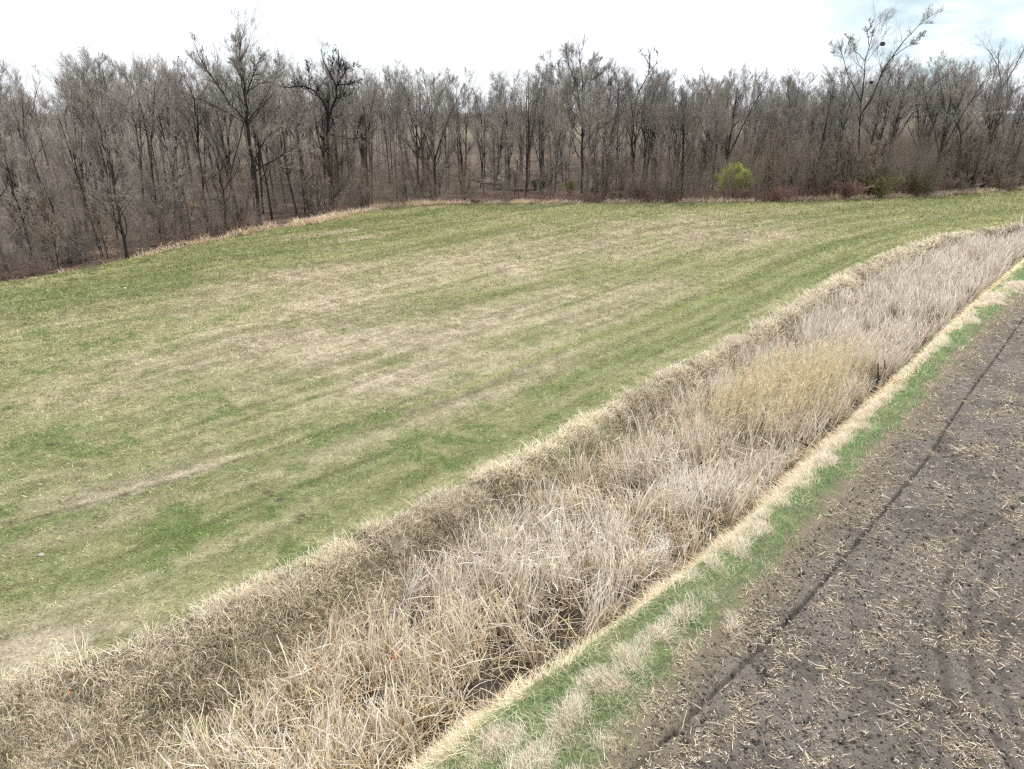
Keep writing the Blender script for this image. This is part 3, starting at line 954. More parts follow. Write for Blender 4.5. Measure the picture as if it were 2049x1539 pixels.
# pale tussocks on the verge: individuals
TUSS = [(960, 1515, .36), (1105, 1500, .26), (1130, 1445, .14), (1205, 1370, .40), (1265, 1325, .34), (1335, 1262, .32), (1385, 1215, .24), (1440, 1120, .42), (1490, 1075, .4),
        (1535, 1020, .42), (1590, 965, .5), (1640, 920, .45), (1690, 870, .5), (1735, 815, .5), (1775, 785, .42), (1830, 720, .5), (1870, 690, .55), (1925, 640, .75),
        (1985, 600, .8), (2030, 575, .7), (1480, 1230, .2), (1220, 1460, .2), (1060, 1530, .25), (1180, 1525, .25), (60, 1470, .5), (30, 1440, .3), (120, 1430, .3)]


def tussocks():
    lab = ['pale dry grass tussock on the green verge, {}', 'bleached tuft of dead grass on the ditch bank, {}']
    pos = {0: 'lowest large one at the photo bottom', 3: 'big ragged one beside the lower bare soil', 17: 'tall pinkish one by the field bend',
           18: 'by the yellow straw far up the verge', 19: 'farthest one at the right photo edge', 24: 'large one in the lower left corner', 25: 'left of the big corner tuft',
           26: 'right of the big corner tuft'}
    order = sorted([i for i in range(len(TUSS)) if i < 20], key=lambda i: -TUSS[i][1])
    names = ['first', 'second', 'third', 'fourth', 'fifth', 'sixth', 'seventh', 'eighth', 'ninth', 'tenth', 'eleventh', 'twelfth', 'thirteenth', 'fourteenth', 'fifteenth',
             'sixteenth', 'seventeenth', 'eighteenth', 'nineteenth', 'twentieth']
    for i, (px, py, r) in enumerate(TUSS):
        p = at_z(px, py, .15)
        d = math.hypot(p[0], p[1], HCAM)
        a = Acc()
        m = max(6, int(44 * (r / .45) ** 2))
        an, rr = R.random(m) * 6.28, R.random(m) ** .6 * r
        # elongated along the verge
        e = rr * np.cos(an) * 3.2
        g = rr * np.sin(an) * .7 + .3 * r * np.sin(e / r * 1.7 + i)
        x, y = p[0] + (e - g) * Q, p[1] + (e + g) * Q

        def cf(bx, by, k):
            return jit(pick([(.52, .455, .375), (.60, .535, .46), (.43, .365, .29), (.32, .265, .19)], len(bx), [.35, .3, .22, .13]), .12)
        hk = fbm(x / .35 + i, y / .35, 2, 150) > .34
        x, y = x[hk], y[hk]
        v, f, c = tufts(x, y, 80, .19, .08, .34, .0085 * max(1, d / 20), .42, 1.3, cf, 4, None, .45, (np.full(len(x), 2.2) + 2.5 * (fbm(x / .5, y / .5, 2, 151) - .5), .6))
        z0 = float(height(np.array([p[0]]), np.array([p[1]]))[0])
        v = v - np.array([p[0], p[1], z0])
        a.add(v, f, c)
        o = a.build('grass_tussock', M_BLADE)
        o.location = (p[0], p[1], z0)
        if i in pos:
            t = lab[1 if i >= 24 else 0].format(pos[i])
        elif i < 20:
            t = 'pale dry grass tussock on the green verge, ' + names[order.index(i)] + ' from the bottom of the row'
        else:
            t = {20: 'small dry tussock between green verge and soil beside the wheel groove', 21: 'dry grass tussock at the ragged soil edge near the bottom',
                 22: 'low pale tussock at the bottom edge in green grass', 23: 'low dry tussock at the bottom edge nearest the soil'}[i]
        tag(o, t, 'grass tussock', 'pale tussocks on the banks')


def corn_residue():
    a = Acc()
    lo, hi = (lambda q: B_FIELD(q) - 9), (lambda q: B_FIELD(q) + .25)
    x, y, u, v, d = sample(lo, hi, 2, 90, lambda d: 430 * (15 / d) ** .9)
    cl = fbm(u / 1.1, v / .55, 4, 120)
    cl2 = fbm(x / .33, y / .33, 2, 121)
    keep = R.random(len(x)) < .13 + 1.0 * sstep(.42, .68, .6 * cl + .4 * cl2) - .9 * groove(u, v)[1]
    x, y, u, v, d = [q[keep] for q in (x, y, u, v, d)]
    N = len(x)
    L = np.minimum(R.lognormal(math.log(.048), .78, N), .42)
    w = (.006 + .013 * R.random(N)) * np.maximum(1, d / 24)
    th = R.normal(1.45, .16, N)
    S = 2
    az0 = R.random(N) * 6.28
    thS = th[:, None] + np.stack([np.zeros(N), R.normal(0, .1, N)], -1)
    azS = az0[:, None] + np.stack([np.zeros(N), R.normal(0, .10, N)], -1)
    pal = [(.50, .435, .345), (.58, .525, .44), (.38, .315, .235), (.26, .205, .15), (.50, .425, .31)]
    c = jit(pick(pal, N, [.3, .22, .2, .14, .14]), .14)
    z = height(x, y) + .008 + R.random(N) * .02
    b = np.stack([x, y, z], -1)
    big = L > .09
    # stalk pieces: two crossed faces raised into a ridge; shreds: one twisted face
    side = az0 + np.pi / 2
    a.add(*strips(b, L, thS, azS, w, side, c * (.5 + .5 * R.random(N))[:, None], .7))
    bb = b[big] + np.array([0, 0, .004])
    v1, f1, c1 = strips(bb, L[big], thS[big], azS[big], w[big] * .9, side[big], c[big] * .9, .1)
    v1[1::2] += np.array([0, 0, -.02])
    a.add(v1, f1, c1)
    # curled husk leaves
    sel = R.random(N) < .045
    x2, y2, d2 = x[sel], y[sel], d[sel]
    M = len(x2)
    x2, y2 = x2 + R.normal(0, .05, M), y2 + R.normal(0, .05, M)
    th2 = R.uniform(.5, 1.2, M)[:, None] + np.cumsum(np.abs(R.normal(.35, .2, (M, 4))), 1)
    az2 = (R.random(M) * 6.28)[:, None] + np.cumsum(R.normal(0, .4, (M, 4)), 1)
    c2 = jit(pick([(.55, .48, .37), (.48, .40, .29), (.64, .57, .46)], M), .12)
    a.add(*strips(np.stack([x2, y2, height(x2, y2)], -1), .06 + .16 * R.random(M), th2, az2, (.012 + .014 * R.random(M)) * np.maximum(1, d2 / 24), R.random(M) * 3.14, c2, .8))
    o = a.build('corn_residue', M_BLADE)
    tag(o, 'broken corn stalks and husks littering the ploughed soil', 'crop litter', None, 'stuff')
    # soil crumbs
    x, y, u, v, d = sample(lo, lambda q: B_FIELD(q) - .1, 2, 60, lambda d: 260 * (14 / d) ** 1.3)
    N = len(x)
    r = np.minimum(R.lognormal(math.log(.014), .5, N), .05)
    o6 = np.array([[1, 0, 0], [0, 1, 0], [-1, 0, 0], [0, -1, 0], [0, 0, .8], [0, 0, -.5]], float)
    t8 = np.array([[0, 1, 4], [1, 2, 4], [2, 3, 4], [3, 0, 4], [1, 0, 5], [2, 1, 5], [3, 2, 5], [0, 3, 5]])
    sc = r[:, None, None] * (1 + R.normal(0, .3, (N, 6, 1)))
    vv = np.stack([x, y, height(x, y) + r * .2], -1)[:, None] + o6[None] * sc
    ff = (np.arange(N) * 6)[:, None, None] + t8[None]
    cc = np.repeat(jit(pick([(.11, .098, .086), (.15, .134, .118), (.085, .075, .066)], N), .12), 6, 0)
    o = mesh_np('soil_clods', vv.reshape(-1, 3), ff.reshape(-1, 3), M_SOIL, cc)
    tag(o, 'small crumbs and clods of turned soil on the ploughed field', 'soil', None, 'stuff')


# ------------------------------------------------------------------ trees
def tubes(P, Rd, k):
    N, S, _ = P.shape
    T = np.gradient(P, axis=1)
    T /= np.linalg.norm(T, axis=2, keepdims=True) + 1e-9
    m = T.mean(1)
    ref = np.where(np.abs(m[:, 2:3]) < .8, np.array([[0, 0, 1.]]), np.array([[1., 0, 0]]))
    e1 = np.cross(T, ref[:, None])
    e1 /= np.linalg.norm(e1, axis=2, keepdims=True) + 1e-9
    e2 = np.cross(T, e1)
    a = np.arange(k) * 2 * np.pi / k
    v = P[:, :, None] + Rd[:, :, None, None] * (np.cos(a)[None, None, :, None] * e1[:, :, None] + np.sin(a)[None, None, :, None] * e2[:, :, None])
    i = (np.arange(N)[:, None, None] * S + np.arange(S - 1)[None, :, None]) * k
    j = np.arange(k)[None, None]
    j2 = (j + 1) % k
    f = np.stack([i + j, i + j2, i + k + j2, i + k + j], -1).reshape(-1, 4)
    return v.reshape(-1, 3), f


def resample(pts, S):
    pts = np.asarray(pts, float)
    s = np.concatenate([[0], np.cumsum(np.linalg.norm(np.diff(pts, axis=0), axis=1))])
    t = np.linspace(0, s[-1], S)
    return np.stack([np.interp(t, s, pts[:, i]) for i in range(3)], -1)


def grow(rng, P, Rd, n, t0, t1, ratio, ang, trop, jitr, S, rr, rmin, lfall=.5, up=None, lmin=0.0, plen=None):
    Np, Sp, _ = P.shape
    seg = np.linalg.norm(np.diff(P, axis=1), axis=2)
    pl = seg.sum(1)
    idx = np.repeat(np.arange(Np), n)
    N = len(idx)
    t = rng.uniform(t0, t1, N)
    fpos = t * (Sp - 1)
    i = np.minimum(fpos.astype(int), Sp - 2)
    w = (fpos - i)[:, None]
    p = P[idx, i] * (1 - w) + P[idx, i + 1] * w
    tg = P[idx, i + 1] - P[idx, i]
    tg /= np.linalg.norm(tg, axis=1, keepdims=True) + 1e-9
    r0 = (Rd[idx, i] * (1 - w[:, 0]) + Rd[idx, i + 1] * w[:, 0]) * rr
    L = np.maximum(pl[idx] * ratio * (1 - lfall * t) * rng.uniform(.55, 1.3, N), lmin)
    ref = np.where(np.abs(tg[:, 2:3]) < .9, np.array([[0, 0, 1.]]), np.array([[1., 0, 0]]))
    e1 = np.cross(tg, ref)
    e1 /= np.linalg.norm(e1, axis=1, keepdims=True) + 1e-9
    e2 = np.cross(tg, e1)
    az = rng.uniform(0, 2 * np.pi, N)[:, None]
    a = (ang * rng.uniform(.6, 1.4, N))[:, None]
    d = np.cos(a) * tg + np.sin(a) * (np.cos(az) * e1 + np.sin(az) * e2)
    out = [p]
    for s in range(S - 1):
        d = d + rng.normal(0, jitr, (N, 3)) + np.array([0, 0, trop])
        d /= np.linalg.norm(d, axis=1, keepdims=True)
        p = p + d * (L / (S - 1))[:, None]
        out.append(p)
    P2 = np.stack(out, 1)
    r0 = np.maximum(r0, rmin)
    R2 = r0[:, None] * (1 - np.linspace(0, 1, S)[None] * .8)
    R2 = np.maximum(R2, rmin * .75)
    return P2, R2


def make_tree(rng, stems, radii, n1, n2, n3, n4, ang1=.75, trop1=.10, ratio1=.36, t0=.35, jit1=.16, ratio2=.55, ratio3=.62, ratio4=.72, rmin=.0065, ang2=.55, trop2=.12, heroP=None):
    """returns (trunk mesh pieces, crown mesh pieces) as Acc"""
    S0 = max(len(s) for s in stems)
    S0 = max(S0, 10)
    P0 = np.stack([resample(s, S0) for s in stems])
    R0 = np.stack([np.linspace(0, 1, S0) * 0 + (a * (1 - np.linspace(0, 1, S0)) ** .8 + b) for a, b in radii])
    tr, cr = Acc(), Acc()
    R0b = R0.copy()
    R0b[:, 0] *= 1.25
    tr.add(*tubes(P0, R0b, 7))
    P1, R1 = grow(rng, P0, R0, n1, t0, .98, ratio1, ang1, trop1, jit1, 7, .5, .014, .62)
    tr.add(*tubes(P1, R1, 5))
    base = [(P1, R1)]
    P2, R2 = grow(rng, P1, R1, n2, .2, 1, ratio2, ang2, trop2, .11, 5, .6, .009, .4)
    if heroP is not None:
        Ph, Rh = grow(rng, P0, R0, heroP, .35, 1, .24, .6, trop2, .11, 5, .35, .010, .5)
        P2, R2 = np.concatenate([P2, Ph]), np.concatenate([R2, Rh])
    tr.add(*tubes(P2, R2, 4))
    P3, R3 = grow(rng, P2, R2, n3, .15, 1, ratio3, .55, .09, .12, 4, .65, .0075, .35)
    cr.add(*tubes(P3, R3, 3))
    if n4:
        P4, R4 = grow(rng, P3, R3, n4, .15, 1, ratio4, .5, .08, .14, 3, .7, rmin, .3)
        cr.add(*tubes(P4, R4, 3))
    return tr, cr


def stem(rng, h, lean=(0, 0), sway=.25, n=10, start=(0, 0, 0)):
    t = np.linspace(0, 1, n)
    sx, sy = np.cumsum(rng.normal(0, sway, n)) * .35, np.cumsum(rng.normal(0, sway, n)) * .35
    sx[0] = sy[0] = 0
    return np.stack([start[0] + lean[0] * h * t ** 1.2 + (sx - sx[0]) * t, start[1] + lean[1] * h * t ** 1.2 + (sy - sy[0]) * t, start[2] + h * t], -1)


class Variant:
    pass


def variant(seed, form, tm, cm):
    rng = np.random.default_rng(seed)
    V = Variant()
    V.form = form
    if form == 'forest':
        ln = rng.normal(0, .05, 2)
        s = [stem(rng, 14.5, ln)]
        r = [(.085 + .065 * rng.random(), .012)]
        if rng.random() < .4:
            k = int(rng.integers(2, 5))
            b = s[0][k]
            s.append(np.concatenate([[s[0][k]], stem(rng, 14.5 - b[2], rng.normal(0, .18, 2), start=tuple(b))[1:]]))
            r.append((.075, .012))
        q = make_tree(rng, s, r, 17 if len(s) == 1 else 11, 8, 6, 3, .6, .12, .38, .24)
    elif form == 'wide':
        s = [stem(rng, 12.5, rng.normal(0, .03, 2))]
        r = [(.17, .015)]
        b = s[0][3]
        for k in range(3):
            a = k * 2.1 + rng.random()
            s.append(np.concatenate([[b], stem(rng, 9, (.45 * math.cos(a), .45 * math.sin(a)), start=tuple(b))[1:]]))
            r.append((.08, .012))
        q = make_tree(rng, s, r, 9, 8, 6, 3, .62, .10, .42, .25)
    elif form == 'slender':
        s = [stem(rng, 12, rng.normal(0, .09, 2), .3)]
        r = [(.06 + .03 * rng.random(), .01)]
        q = make_tree(rng, s, r, 16, 7, 5, 3, .55, .14, .28, .26)
    elif form == 'low':          # young field-edge tree branching from low down
        s = [stem(rng, 8, rng.normal(0, .06, 2), .3)]
        r = [(.075, .01)]
        q = make_tree(rng, s, r, 26, 8, 6, 3, .85, .09, .42, .08)
    elif form == 'sapling':
        s = [stem(rng, 5, rng.normal(0, .06, 2), .18)]
        r = [(.035, .008)]
        q = make_tree(rng, s, r, 20, 9, 7, 0, .6, .12, .36, .12, rmin=.006)
    elif form == 'multistem':
        s, r = [], []
        for k in range(6):
            a = rng.random() * 6.28
            s.append(stem(rng, 3.8 + 2 * rng.random(), (.22 * math.cos(a) * rng.random() * 2, .22 * math.sin(a) * 2 * rng.random()), .16, start=(.15 * math.cos(a), .15 * math.sin(a), 0)))
            r.append((.032, .008))
        q = make_tree(rng, s, r, 10, 7, 6, 0, .45, .14, .30, .15)
    elif form == 'dome':         # rounded arching shrub
        s, r = [], []
        for k in range(22):
            a = rng.random() * 6.28
            e = rng.uniform(.2, 1.25)
            L = rng.uniform(1.3, 1.9)
            t = np.linspace(0, 1, 8)
            s.append(np.stack([math.cos(a) * math.sin(e) * L * t, math.sin(a) * math.sin(e) * L * t, L * (math.cos(e) * t + .5 * t - .35 * t * t)], -1))
            r.append((.016, .006))
        q = make_tree(rng, s, r, 7, 6, 5, 0, .5, .05, .38, .15)
    tr, cr = q
    V.h = max(v[:, 2].max() for v in cr.v)
    V.trunk = tr.build('trunk', tm, link=False, smooth=True)
    V.crown = cr.build('crown', cm, link=False)
    return V


def place(V, name, x, y, h, rz, label, cat, group, names=('trunk', 'crown'), wide=1.0, z=None):
    z0 = float(height(np.array([x]), np.array([y]))[0]) - .05 if z is None else z
    e = empty(name, (x, y, z0), rz)
    s = h / V.h
    e.scale = (s * wide, s * wide, s)
    obj_of(names[0], V.trunk, e)
    obj_of(names[1], V.crown, e)
    tag(e, label, cat, group)
    return e


SKYX = [-200, 0, 60, 120, 165, 215, 265, 300, 340, 400, 440, 520, 545, 600, 640, 700, 750, 870, 910, 940, 970, 1030, 1090, 1120, 1200, 1230, 1270, 1300, 1340, 1380, 1430, 1500, 1560, 1640,
        1690, 1750, 1810, 1830, 1900, 1950, 1975, 2049, 2300]
SKYY = [115, 118, 110, 148, 105, 92, 76, 90, 96, 88, 92, 92, 88, 112, 105, 108, 120, 112, 122, 138, 124, 130, 112, 108, 100, 108, 108, 112, 132, 142, 120, 122, 124, 130,
        108, 100, 100, 96, 102, 112, 150, 150, 150]


def sky_height(x, y, drop):
    px, _ = proj(x, y, 0.0)
    return float(at_y(px, np.interp(px, SKYX, SKYY) + drop, y)[1])


PLACED = []
RECS = []                       # scattered trees waiting for their labels


def hero(seed, lines, label, tm, cm, n=(5, 7, 6, 4), Y=None, ratio1=.34, t0=.22, hp=9, depth=.12, cat='tree', crown_kw=None, name='bare_tree'):
    """a tree whose main stems follow the photograph's stems, with real depth given to every limb"""
    rng = np.random.default_rng(seed)
    b = lines[0][0]
    bx, by = lines[0][0][0]
    p = at_z(bx, by)
    Yb = float(p[1]) if Y is None else Y
    base = at_y(bx, by, Yb)
    x0 = float(base[0])
    z0 = float(height(np.array([x0]), np.array([Yb]))[0]) - .05
    stems, radii, made = [], [], []
    for k, (pts, ra, rb) in enumerate(lines):
        ra, rb = ra * .58, rb * .6
        pts = np.array(pts, float)
        q = at_y(pts[:, 0], pts[:, 1], Yb)
        m = len(q)
        t = np.linspace(0, 1, m)
        y = np.zeros(m)
        if k > 0:
            # start on the nearest point of an earlier stem, then lean towards or away from the viewer
            best = min(((np.hypot(*(s[:, [0, 2]] - np.array([q[0, 0] - x0, q[0, 1] - z0])).T).min(), s[np.hypot(*(s[:, [0, 2]] - np.array([q[0, 0] - x0, q[0, 1] - z0])).T).argmin()]) for s in made), key=lambda r_: r_[0])
            ln = np.linalg.norm(q[-1] - q[0])
            dirn = -1 if k % 2 else 1
            y = best[1][1] + dirn * ln * rng.uniform(.25, .75) * t ** 1.2
            st = np.stack([q[:, 0] - x0, y, q[:, 1] - z0], -1)
            st[0] = best[1]
        else:
            y = np.cumsum(rng.normal(0, .12, m))
            y[0] = 0
            st = np.stack([q[:, 0] - x0, y, q[:, 1] - z0], -1)
            st[0, 2] = 0
        fine = resample(st, 14)
        wob = rng.normal(0, .05, fine.shape)
        wob[0] = 0
        fine = fine + wob
        made.append(fine)
        stems.append(fine)
        radii.append((ra, rb))
    tr, cr = make_tree(rng, stems, radii, n[0], n[1], n[2], n[3], .7, .08, ratio1, t0, heroP=hp, **(crown_kw or {}))
    e = empty(name, (x0, Yb, z0))
    tr.build('trunk', tm, e, True)
    cr.build('crown', cm, e)
    tag(e, label, cat, 'bare trees along the wood')
    PLACED.append((x0, Yb))
    return e


def woods():
    # --- trees that stand out in the photograph
    hero(11, [([(520, 455), (514, 400), (506, 335), (498, 280), (494, 250), (491, 200), (484, 150), (479, 115), (480, 85), (492, 52)], .36, .03),
              ([(492, 248), (462, 208), (433, 160), (414, 122), (404, 88)], .17, .02), ([(490, 252), (452, 215), (424, 175), (405, 150)], .13, .02),
              ([(489, 255), (455, 224), (425, 203), (406, 198)], .09, .02), ([(490, 205), (473, 150), (455, 108), (442, 72)], .14, .02),
              ([(492, 205), (506, 162), (526, 132), (548, 108)], .12, .02), ([(494, 250), (512, 208), (524, 165), (532, 118)], .12, .02),
              ([(505, 335), (520, 297), (540, 271), (564, 255)], .09, .015), ([(484, 150), (466, 105), (462, 75)], .08, .015)],
         'tall grey tree with a broad fan crown rising highest on the left', M_BARK, M_TWIG, n=(13, 10, 6, 3), hp=11)
    hero(12, [([(664, 412), (658, 340), (655, 282), (656, 240), (662, 215), (673, 193), (675, 178), (668, 160), (655, 140), (646, 118), (641, 98)], .42, .05),
              ([(656, 238), (652, 206), (640, 190), (628, 177), (612, 174), (592, 176), (576, 174)], .24, .03), ([(657, 274), (672, 272), (690, 276), (706, 284), (722, 280), (742, 267)], .17, .03),
              ([(704, 283), (714, 256), (726, 230)], .11, .02), ([(675, 180), (690, 168), (706, 165), (720, 168)], .12, .02), ([(673, 194), (690, 193), (712, 185)], .11, .02),
              ([(675, 180), (682, 150), (692, 134), (704, 128)], .14, .02), ([(655, 140), (667, 120), (672, 100)], .07, .02), ([(628, 177), (622, 150), (615, 125)], .08, .02),
              ([(672, 165), (680, 130), (684, 100)], .08, .02)],
         'dark twisted tree with thick crooked limbs and a low right branch', M_BARK_DARK, M_BARK, n=(8, 8, 6, 3), crown_kw=dict(jit1=.3))
    hero(13, [([(1165, 388), (1165, 330), (1164, 270), (1166, 200), (1166, 160), (1160, 120), (1158, 84)], .36, .03), ([(1164, 275), (1155, 265), (1141, 242), (1122, 213)], .12, .02),
              ([(1164, 238), (1151, 192), (1135, 165), (1112, 133), (1094, 118)], .14, .02), ([(1165, 225), (1152, 175), (1140, 137), (1127, 104)], .13, .02),
              ([(1165, 213), (1153, 160), (1148, 120), (1147, 90)], .12, .02), ([(1166, 200), (1180, 166), (1195, 150), (1214, 140)], .12, .02),
              ([(1166, 182), (1178, 140), (1190, 118), (1198, 106)], .12, .02), ([(1165, 262), (1185, 240), (1204, 222)], .09, .02), ([(1165, 308), (1186, 293), (1206, 275)], .09, .02),
              ([(1164, 255), (1140, 215), (1115, 180), (1100, 160)], .1, .02), ([(1166, 230), (1190, 200), (1215, 180)], .1, .02)],
         'large symmetrical vase shaped tree standing at the middle of the wood edge', M_BARK, M_TWIG, n=(13, 10, 6, 3), hp=11)
    D = hero(14, [([(1716, 384), (1717, 300), (1720, 220), (1724, 172), (1726, 130), (1736, 92), (1746, 58), (1753, 36)], .26, .02), ([(1722, 230), (1738, 195), (1746, 150), (1758, 116), (1771, 85), (1786, 60), (1797, 44)], .17, .02),
                  ([(1720, 200), (1706, 160), (1700, 120), (1697, 72)], .12, .02), ([(1757, 118), (1776, 104), (1798, 86), (1809, 74)], .08, .015), ([(1726, 130), (1715, 100), (1712, 70)], .07, .015),
                  ([(1736, 92), (1728, 65), (1730, 45)], .06, .015)],
             'tall right hand tree leaning right and holding a dark round nest', M_BARK, M_TWIG, n=(9, 8, 6, 3), hp=9)
    hero(15, [([(2008, 330), (2006, 262), (2004, 215), (2001, 165), (1995, 130), (1981, 106), (1964, 90)], .45, .03), ([(2005, 182), (2020, 140), (2028, 110), (2030, 86), (2040, 50)], .2, .02),
              ([(2008, 255), (2022, 200), (2030, 150), (2045, 120), (2062, 88)], .28, .02), ([(2022, 197), (2040, 176), (2062, 165)], .14, .02), ([(2004, 215), (1986, 196), (1968, 190)], .12, .02),
              ([(1998, 140), (1990, 110), (1992, 85)], .12, .02), ([(2030, 150), (2018, 115), (2012, 95)], .1, .02)],
         'big pale grey tree with open forked limbs at the right edge', M_BARK_PALE, M_TWIG, n=(4, 5, 4, 3), Y=150.0)
    hero(16, [([(1268, 378), (1267, 330), (1266, 270), (1270, 214), (1279, 184), (1297, 149), (1314, 128), (1330, 112)], .30, .03), ([(1297, 149), (1299, 131), (1290, 118), (1275, 104)], .11, .02), ([(1298, 135), (1300, 98)], .09, .02),
              ([(1270, 215), (1255, 180), (1245, 150)], .1, .02), ([(1312, 130), (1318, 108), (1312, 96)], .06, .015)],
         'dark straight trunk topped by bare antler like branches', M_BARK_DARK, M_BARK, n=(4, 6, 5, 3), ratio1=.2, t0=.4)
    hero(17, [([(1313, 388), (1311, 345), (1309, 312), (1291, 278), (1282, 258), (1283, 235), (1290, 212), (1287, 185)], .28, .03), ([(1283, 262), (1296, 240), (1293, 225)], .1, .02), ([(1309, 315), (1318, 335), (1322, 350)], .05, .02)],
         'crooked tree leaning left beside the antler topped tree', M_BARK_DARK, M_TWIG, n=(5, 6, 5, 3))
    hero(18, [([(255, 517), (250, 480), (238, 425), (232, 382), (225, 349), (217, 328), (206, 290), (196, 250), (186, 214)], .20, .02), ([(238, 425), (262, 400), (280, 370)], .06, .015), ([(236, 410), (210, 385), (195, 365)], .06, .015)],
         'leaning dark tree standing alone at the left meadow edge', M_BARK_DARK, M_TWIG, n=(14, 8, 6, 4), ratio1=.3, t0=.12)
    hero(19, [([(417, 446), (409, 400), (402, 330), (396, 282), (388, 242), (378, 212), (369, 176)], .22, .02), ([(397, 285), (405, 242), (407, 192), (404, 150)], .16, .02), ([(380, 215), (360, 190), (345, 175)], .08, .015)],
         'dark tree with a clear Y fork left of the fan crowned tree', M_BARK_DARK, M_TWIG, n=(7, 7, 6, 4))
    hero(20, [([(455, 470), (449, 410), (446, 380), (436, 338), (420, 292), (403, 268), (392, 240)], .17, .02), ([(447, 390), (462, 360), (470, 340)], .07, .015), ([(437, 340), (446, 310), (440, 290)], .06, .015)],
         'crooked thin tree leaning left in front of the Y forked tree', M_BARK_DARK, M_TWIG, n=(8, 6, 5, 3), ratio1=.22)
    hero(21, [([(666, 428), (666, 390), (664, 350), (663, 310), (665, 275)], .14, .02), ([(665, 360), (650, 330), (640, 310)], .06, .015), ([(665, 350), (682, 325), (694, 308)], .06, .015)],
         'small tan tree with a straight dark trunk below the twisted tree', M_BARK_DARK, M_TWIG_TAN, n=(14, 8, 6, 4), ratio1=.42, t0=.2)
    hero(22, [([(1084, 396), (1083, 350), (1080, 300), (1078, 250), (1074, 205), (1072, 165)], .2, .02), ([(1082, 320), (1068, 285), (1060, 250)], .08, .015), ([(1080, 300), (1096, 262), (1102, 235)], .08, .015)],
         'upright grey tree beside the dark ivy mound left of centre', M_BARK, M_TWIG, n=(9, 7, 6, 4))
    hero(23, [([(62, 535), (55, 480), (40, 420), (25, 370), (18, 330), (10, 290)], .2, .02), ([(45, 440), (75, 400), (95, 380)], .08, .015), ([(30, 390), (10, 350), (-10, 330)], .08, .015)],
         'grey twiggy tree leaning left in the far left foreground of the wood', M_BARK_DARK, M_TWIG, n=(14, 8, 6, 4), ratio1=.32, t0=.15)
    hero(24, [([(1912, 388), (1916, 345), (1925, 290), (1918, 245), (1917, 200), (1913, 165), (1905, 135)], .2, .02), ([(1923, 275), (1942, 235), (1962, 228)], .1, .02), ([(1918, 215), (1935, 180), (1950, 160)], .1, .02), ([(1917, 230), (1895, 200), (1885, 170)], .08, .02)],
         'grey tree with a long right limb near the right edge thicket', M_BARK, M_TWIG, n=(8, 7, 6, 4))

    vf = [variant(100 + i, 'forest', M_BARK_PALE if i in (2, 6) else M_BARK_DARK if i in (4, 7) else M_BARK, M_TWIG) for i in range(9)]
    vw = [variant(130 + i, 'wide', M_BARK, M_TWIG) for i in range(3)]
    vs = [variant(150 + i, 'slender', M_BARK_PALE if i % 3 == 0 else M_BARK_DARK if i == 4 else M_BARK, M_TWIG) for i in range(6)]
    vl = [variant(170 + i, 'low', M_BARK_DARK, M_TWIG) for i in range(4)]
    rng = np.random.default_rng(5)

    def put(x, y, V, h, front):
        PLACED.append((x, y))
        e = place(V, 'bare_tree', x, y, h, rng.random() * 6.28, None, 'tree', 'bare trees along the wood', wide=rng.uniform(.85, 1.15))
        RECS.append((e, x, y, h, V.form, front))

    # --- trunks that show along the edge
    edge = [(322, 484), (353, 490), (100, 515), (140, 525), (15, 545), (200, 500), (290, 500), (575, 426), (712, 420), (745, 408), (862, 398), (928, 385), (897, 380),
            (1132, 374), (1232, 378), (1545, 380), (1602, 384), (1640, 386), (1672, 384), (1780, 378), (1830, 374), (1870, 378), (610, 428), (545, 440), (482, 446), (795, 400),
            (962, 378), (990, 376), (1212, 382), (-40, 545), (1400, 380), (1350, 385), (1500, 384), (1950, 372), (1990, 370), (2035, 366), (2090, 362), (385, 470), (236, 480), (170, 500),
            (1020, 385), (1110, 388), (680, 405), (830, 392)]
    for px, py in edge:
        p = at_z(px, py)
        big = rng.random() < .35
        V = (vf[rng.integers(9)] if big else (vs[rng.integers(6)] if rng.random() < .6 else vl[rng.integers(4)]))
        hs = sky_height(p[0], p[1], 0)
        h = hs - rng.uniform(.5, 3) if V.form == 'forest' else min(hs - 1, rng.uniform(9, 13)) if V.form == 'slender' else rng.uniform(7, 10)
        put(float(p[0]), float(p[1]), V, h, 0)
    # --- the stand behind
    n = 0
    tries = 0
    while n < 232 and tries < 20000:
        tries += 1
        u = rng.uniform(-10, 170)
        dep = 1.5 + 62 * rng.random() ** 1.25
        v = float(B_WOOD(np.array([u]))[0]) + dep
        x, y = xy(u, v)
        px, _ = proj(x, y, 0.)
        if not (-140 < px < 2190) or y < 30:
            continue
        if px > 1960 and dep > 22:
            continue
        dd = min((math.hypot(x - a, y - b) for a, b in PLACED), default=9)
        if dd < 2.6:
            continue
        k = rng.random()
        V = vf[rng.integers(9)] if k < .62 else (vw[rng.integers(3)] if k < .76 else vs[rng.integers(6)])
        hs = sky_height(x, y, 0)
        drop = abs(rng.normal(0, 24)) + 2
        h = sky_height(x, y, drop)
        if V.form == 'slender':
            h = min(h, rng.uniform(10, 16))
        h = min(max(h, 9), 27)
        put(x, y, V, h, 1 if dep < 18 else 2)
        n += 1


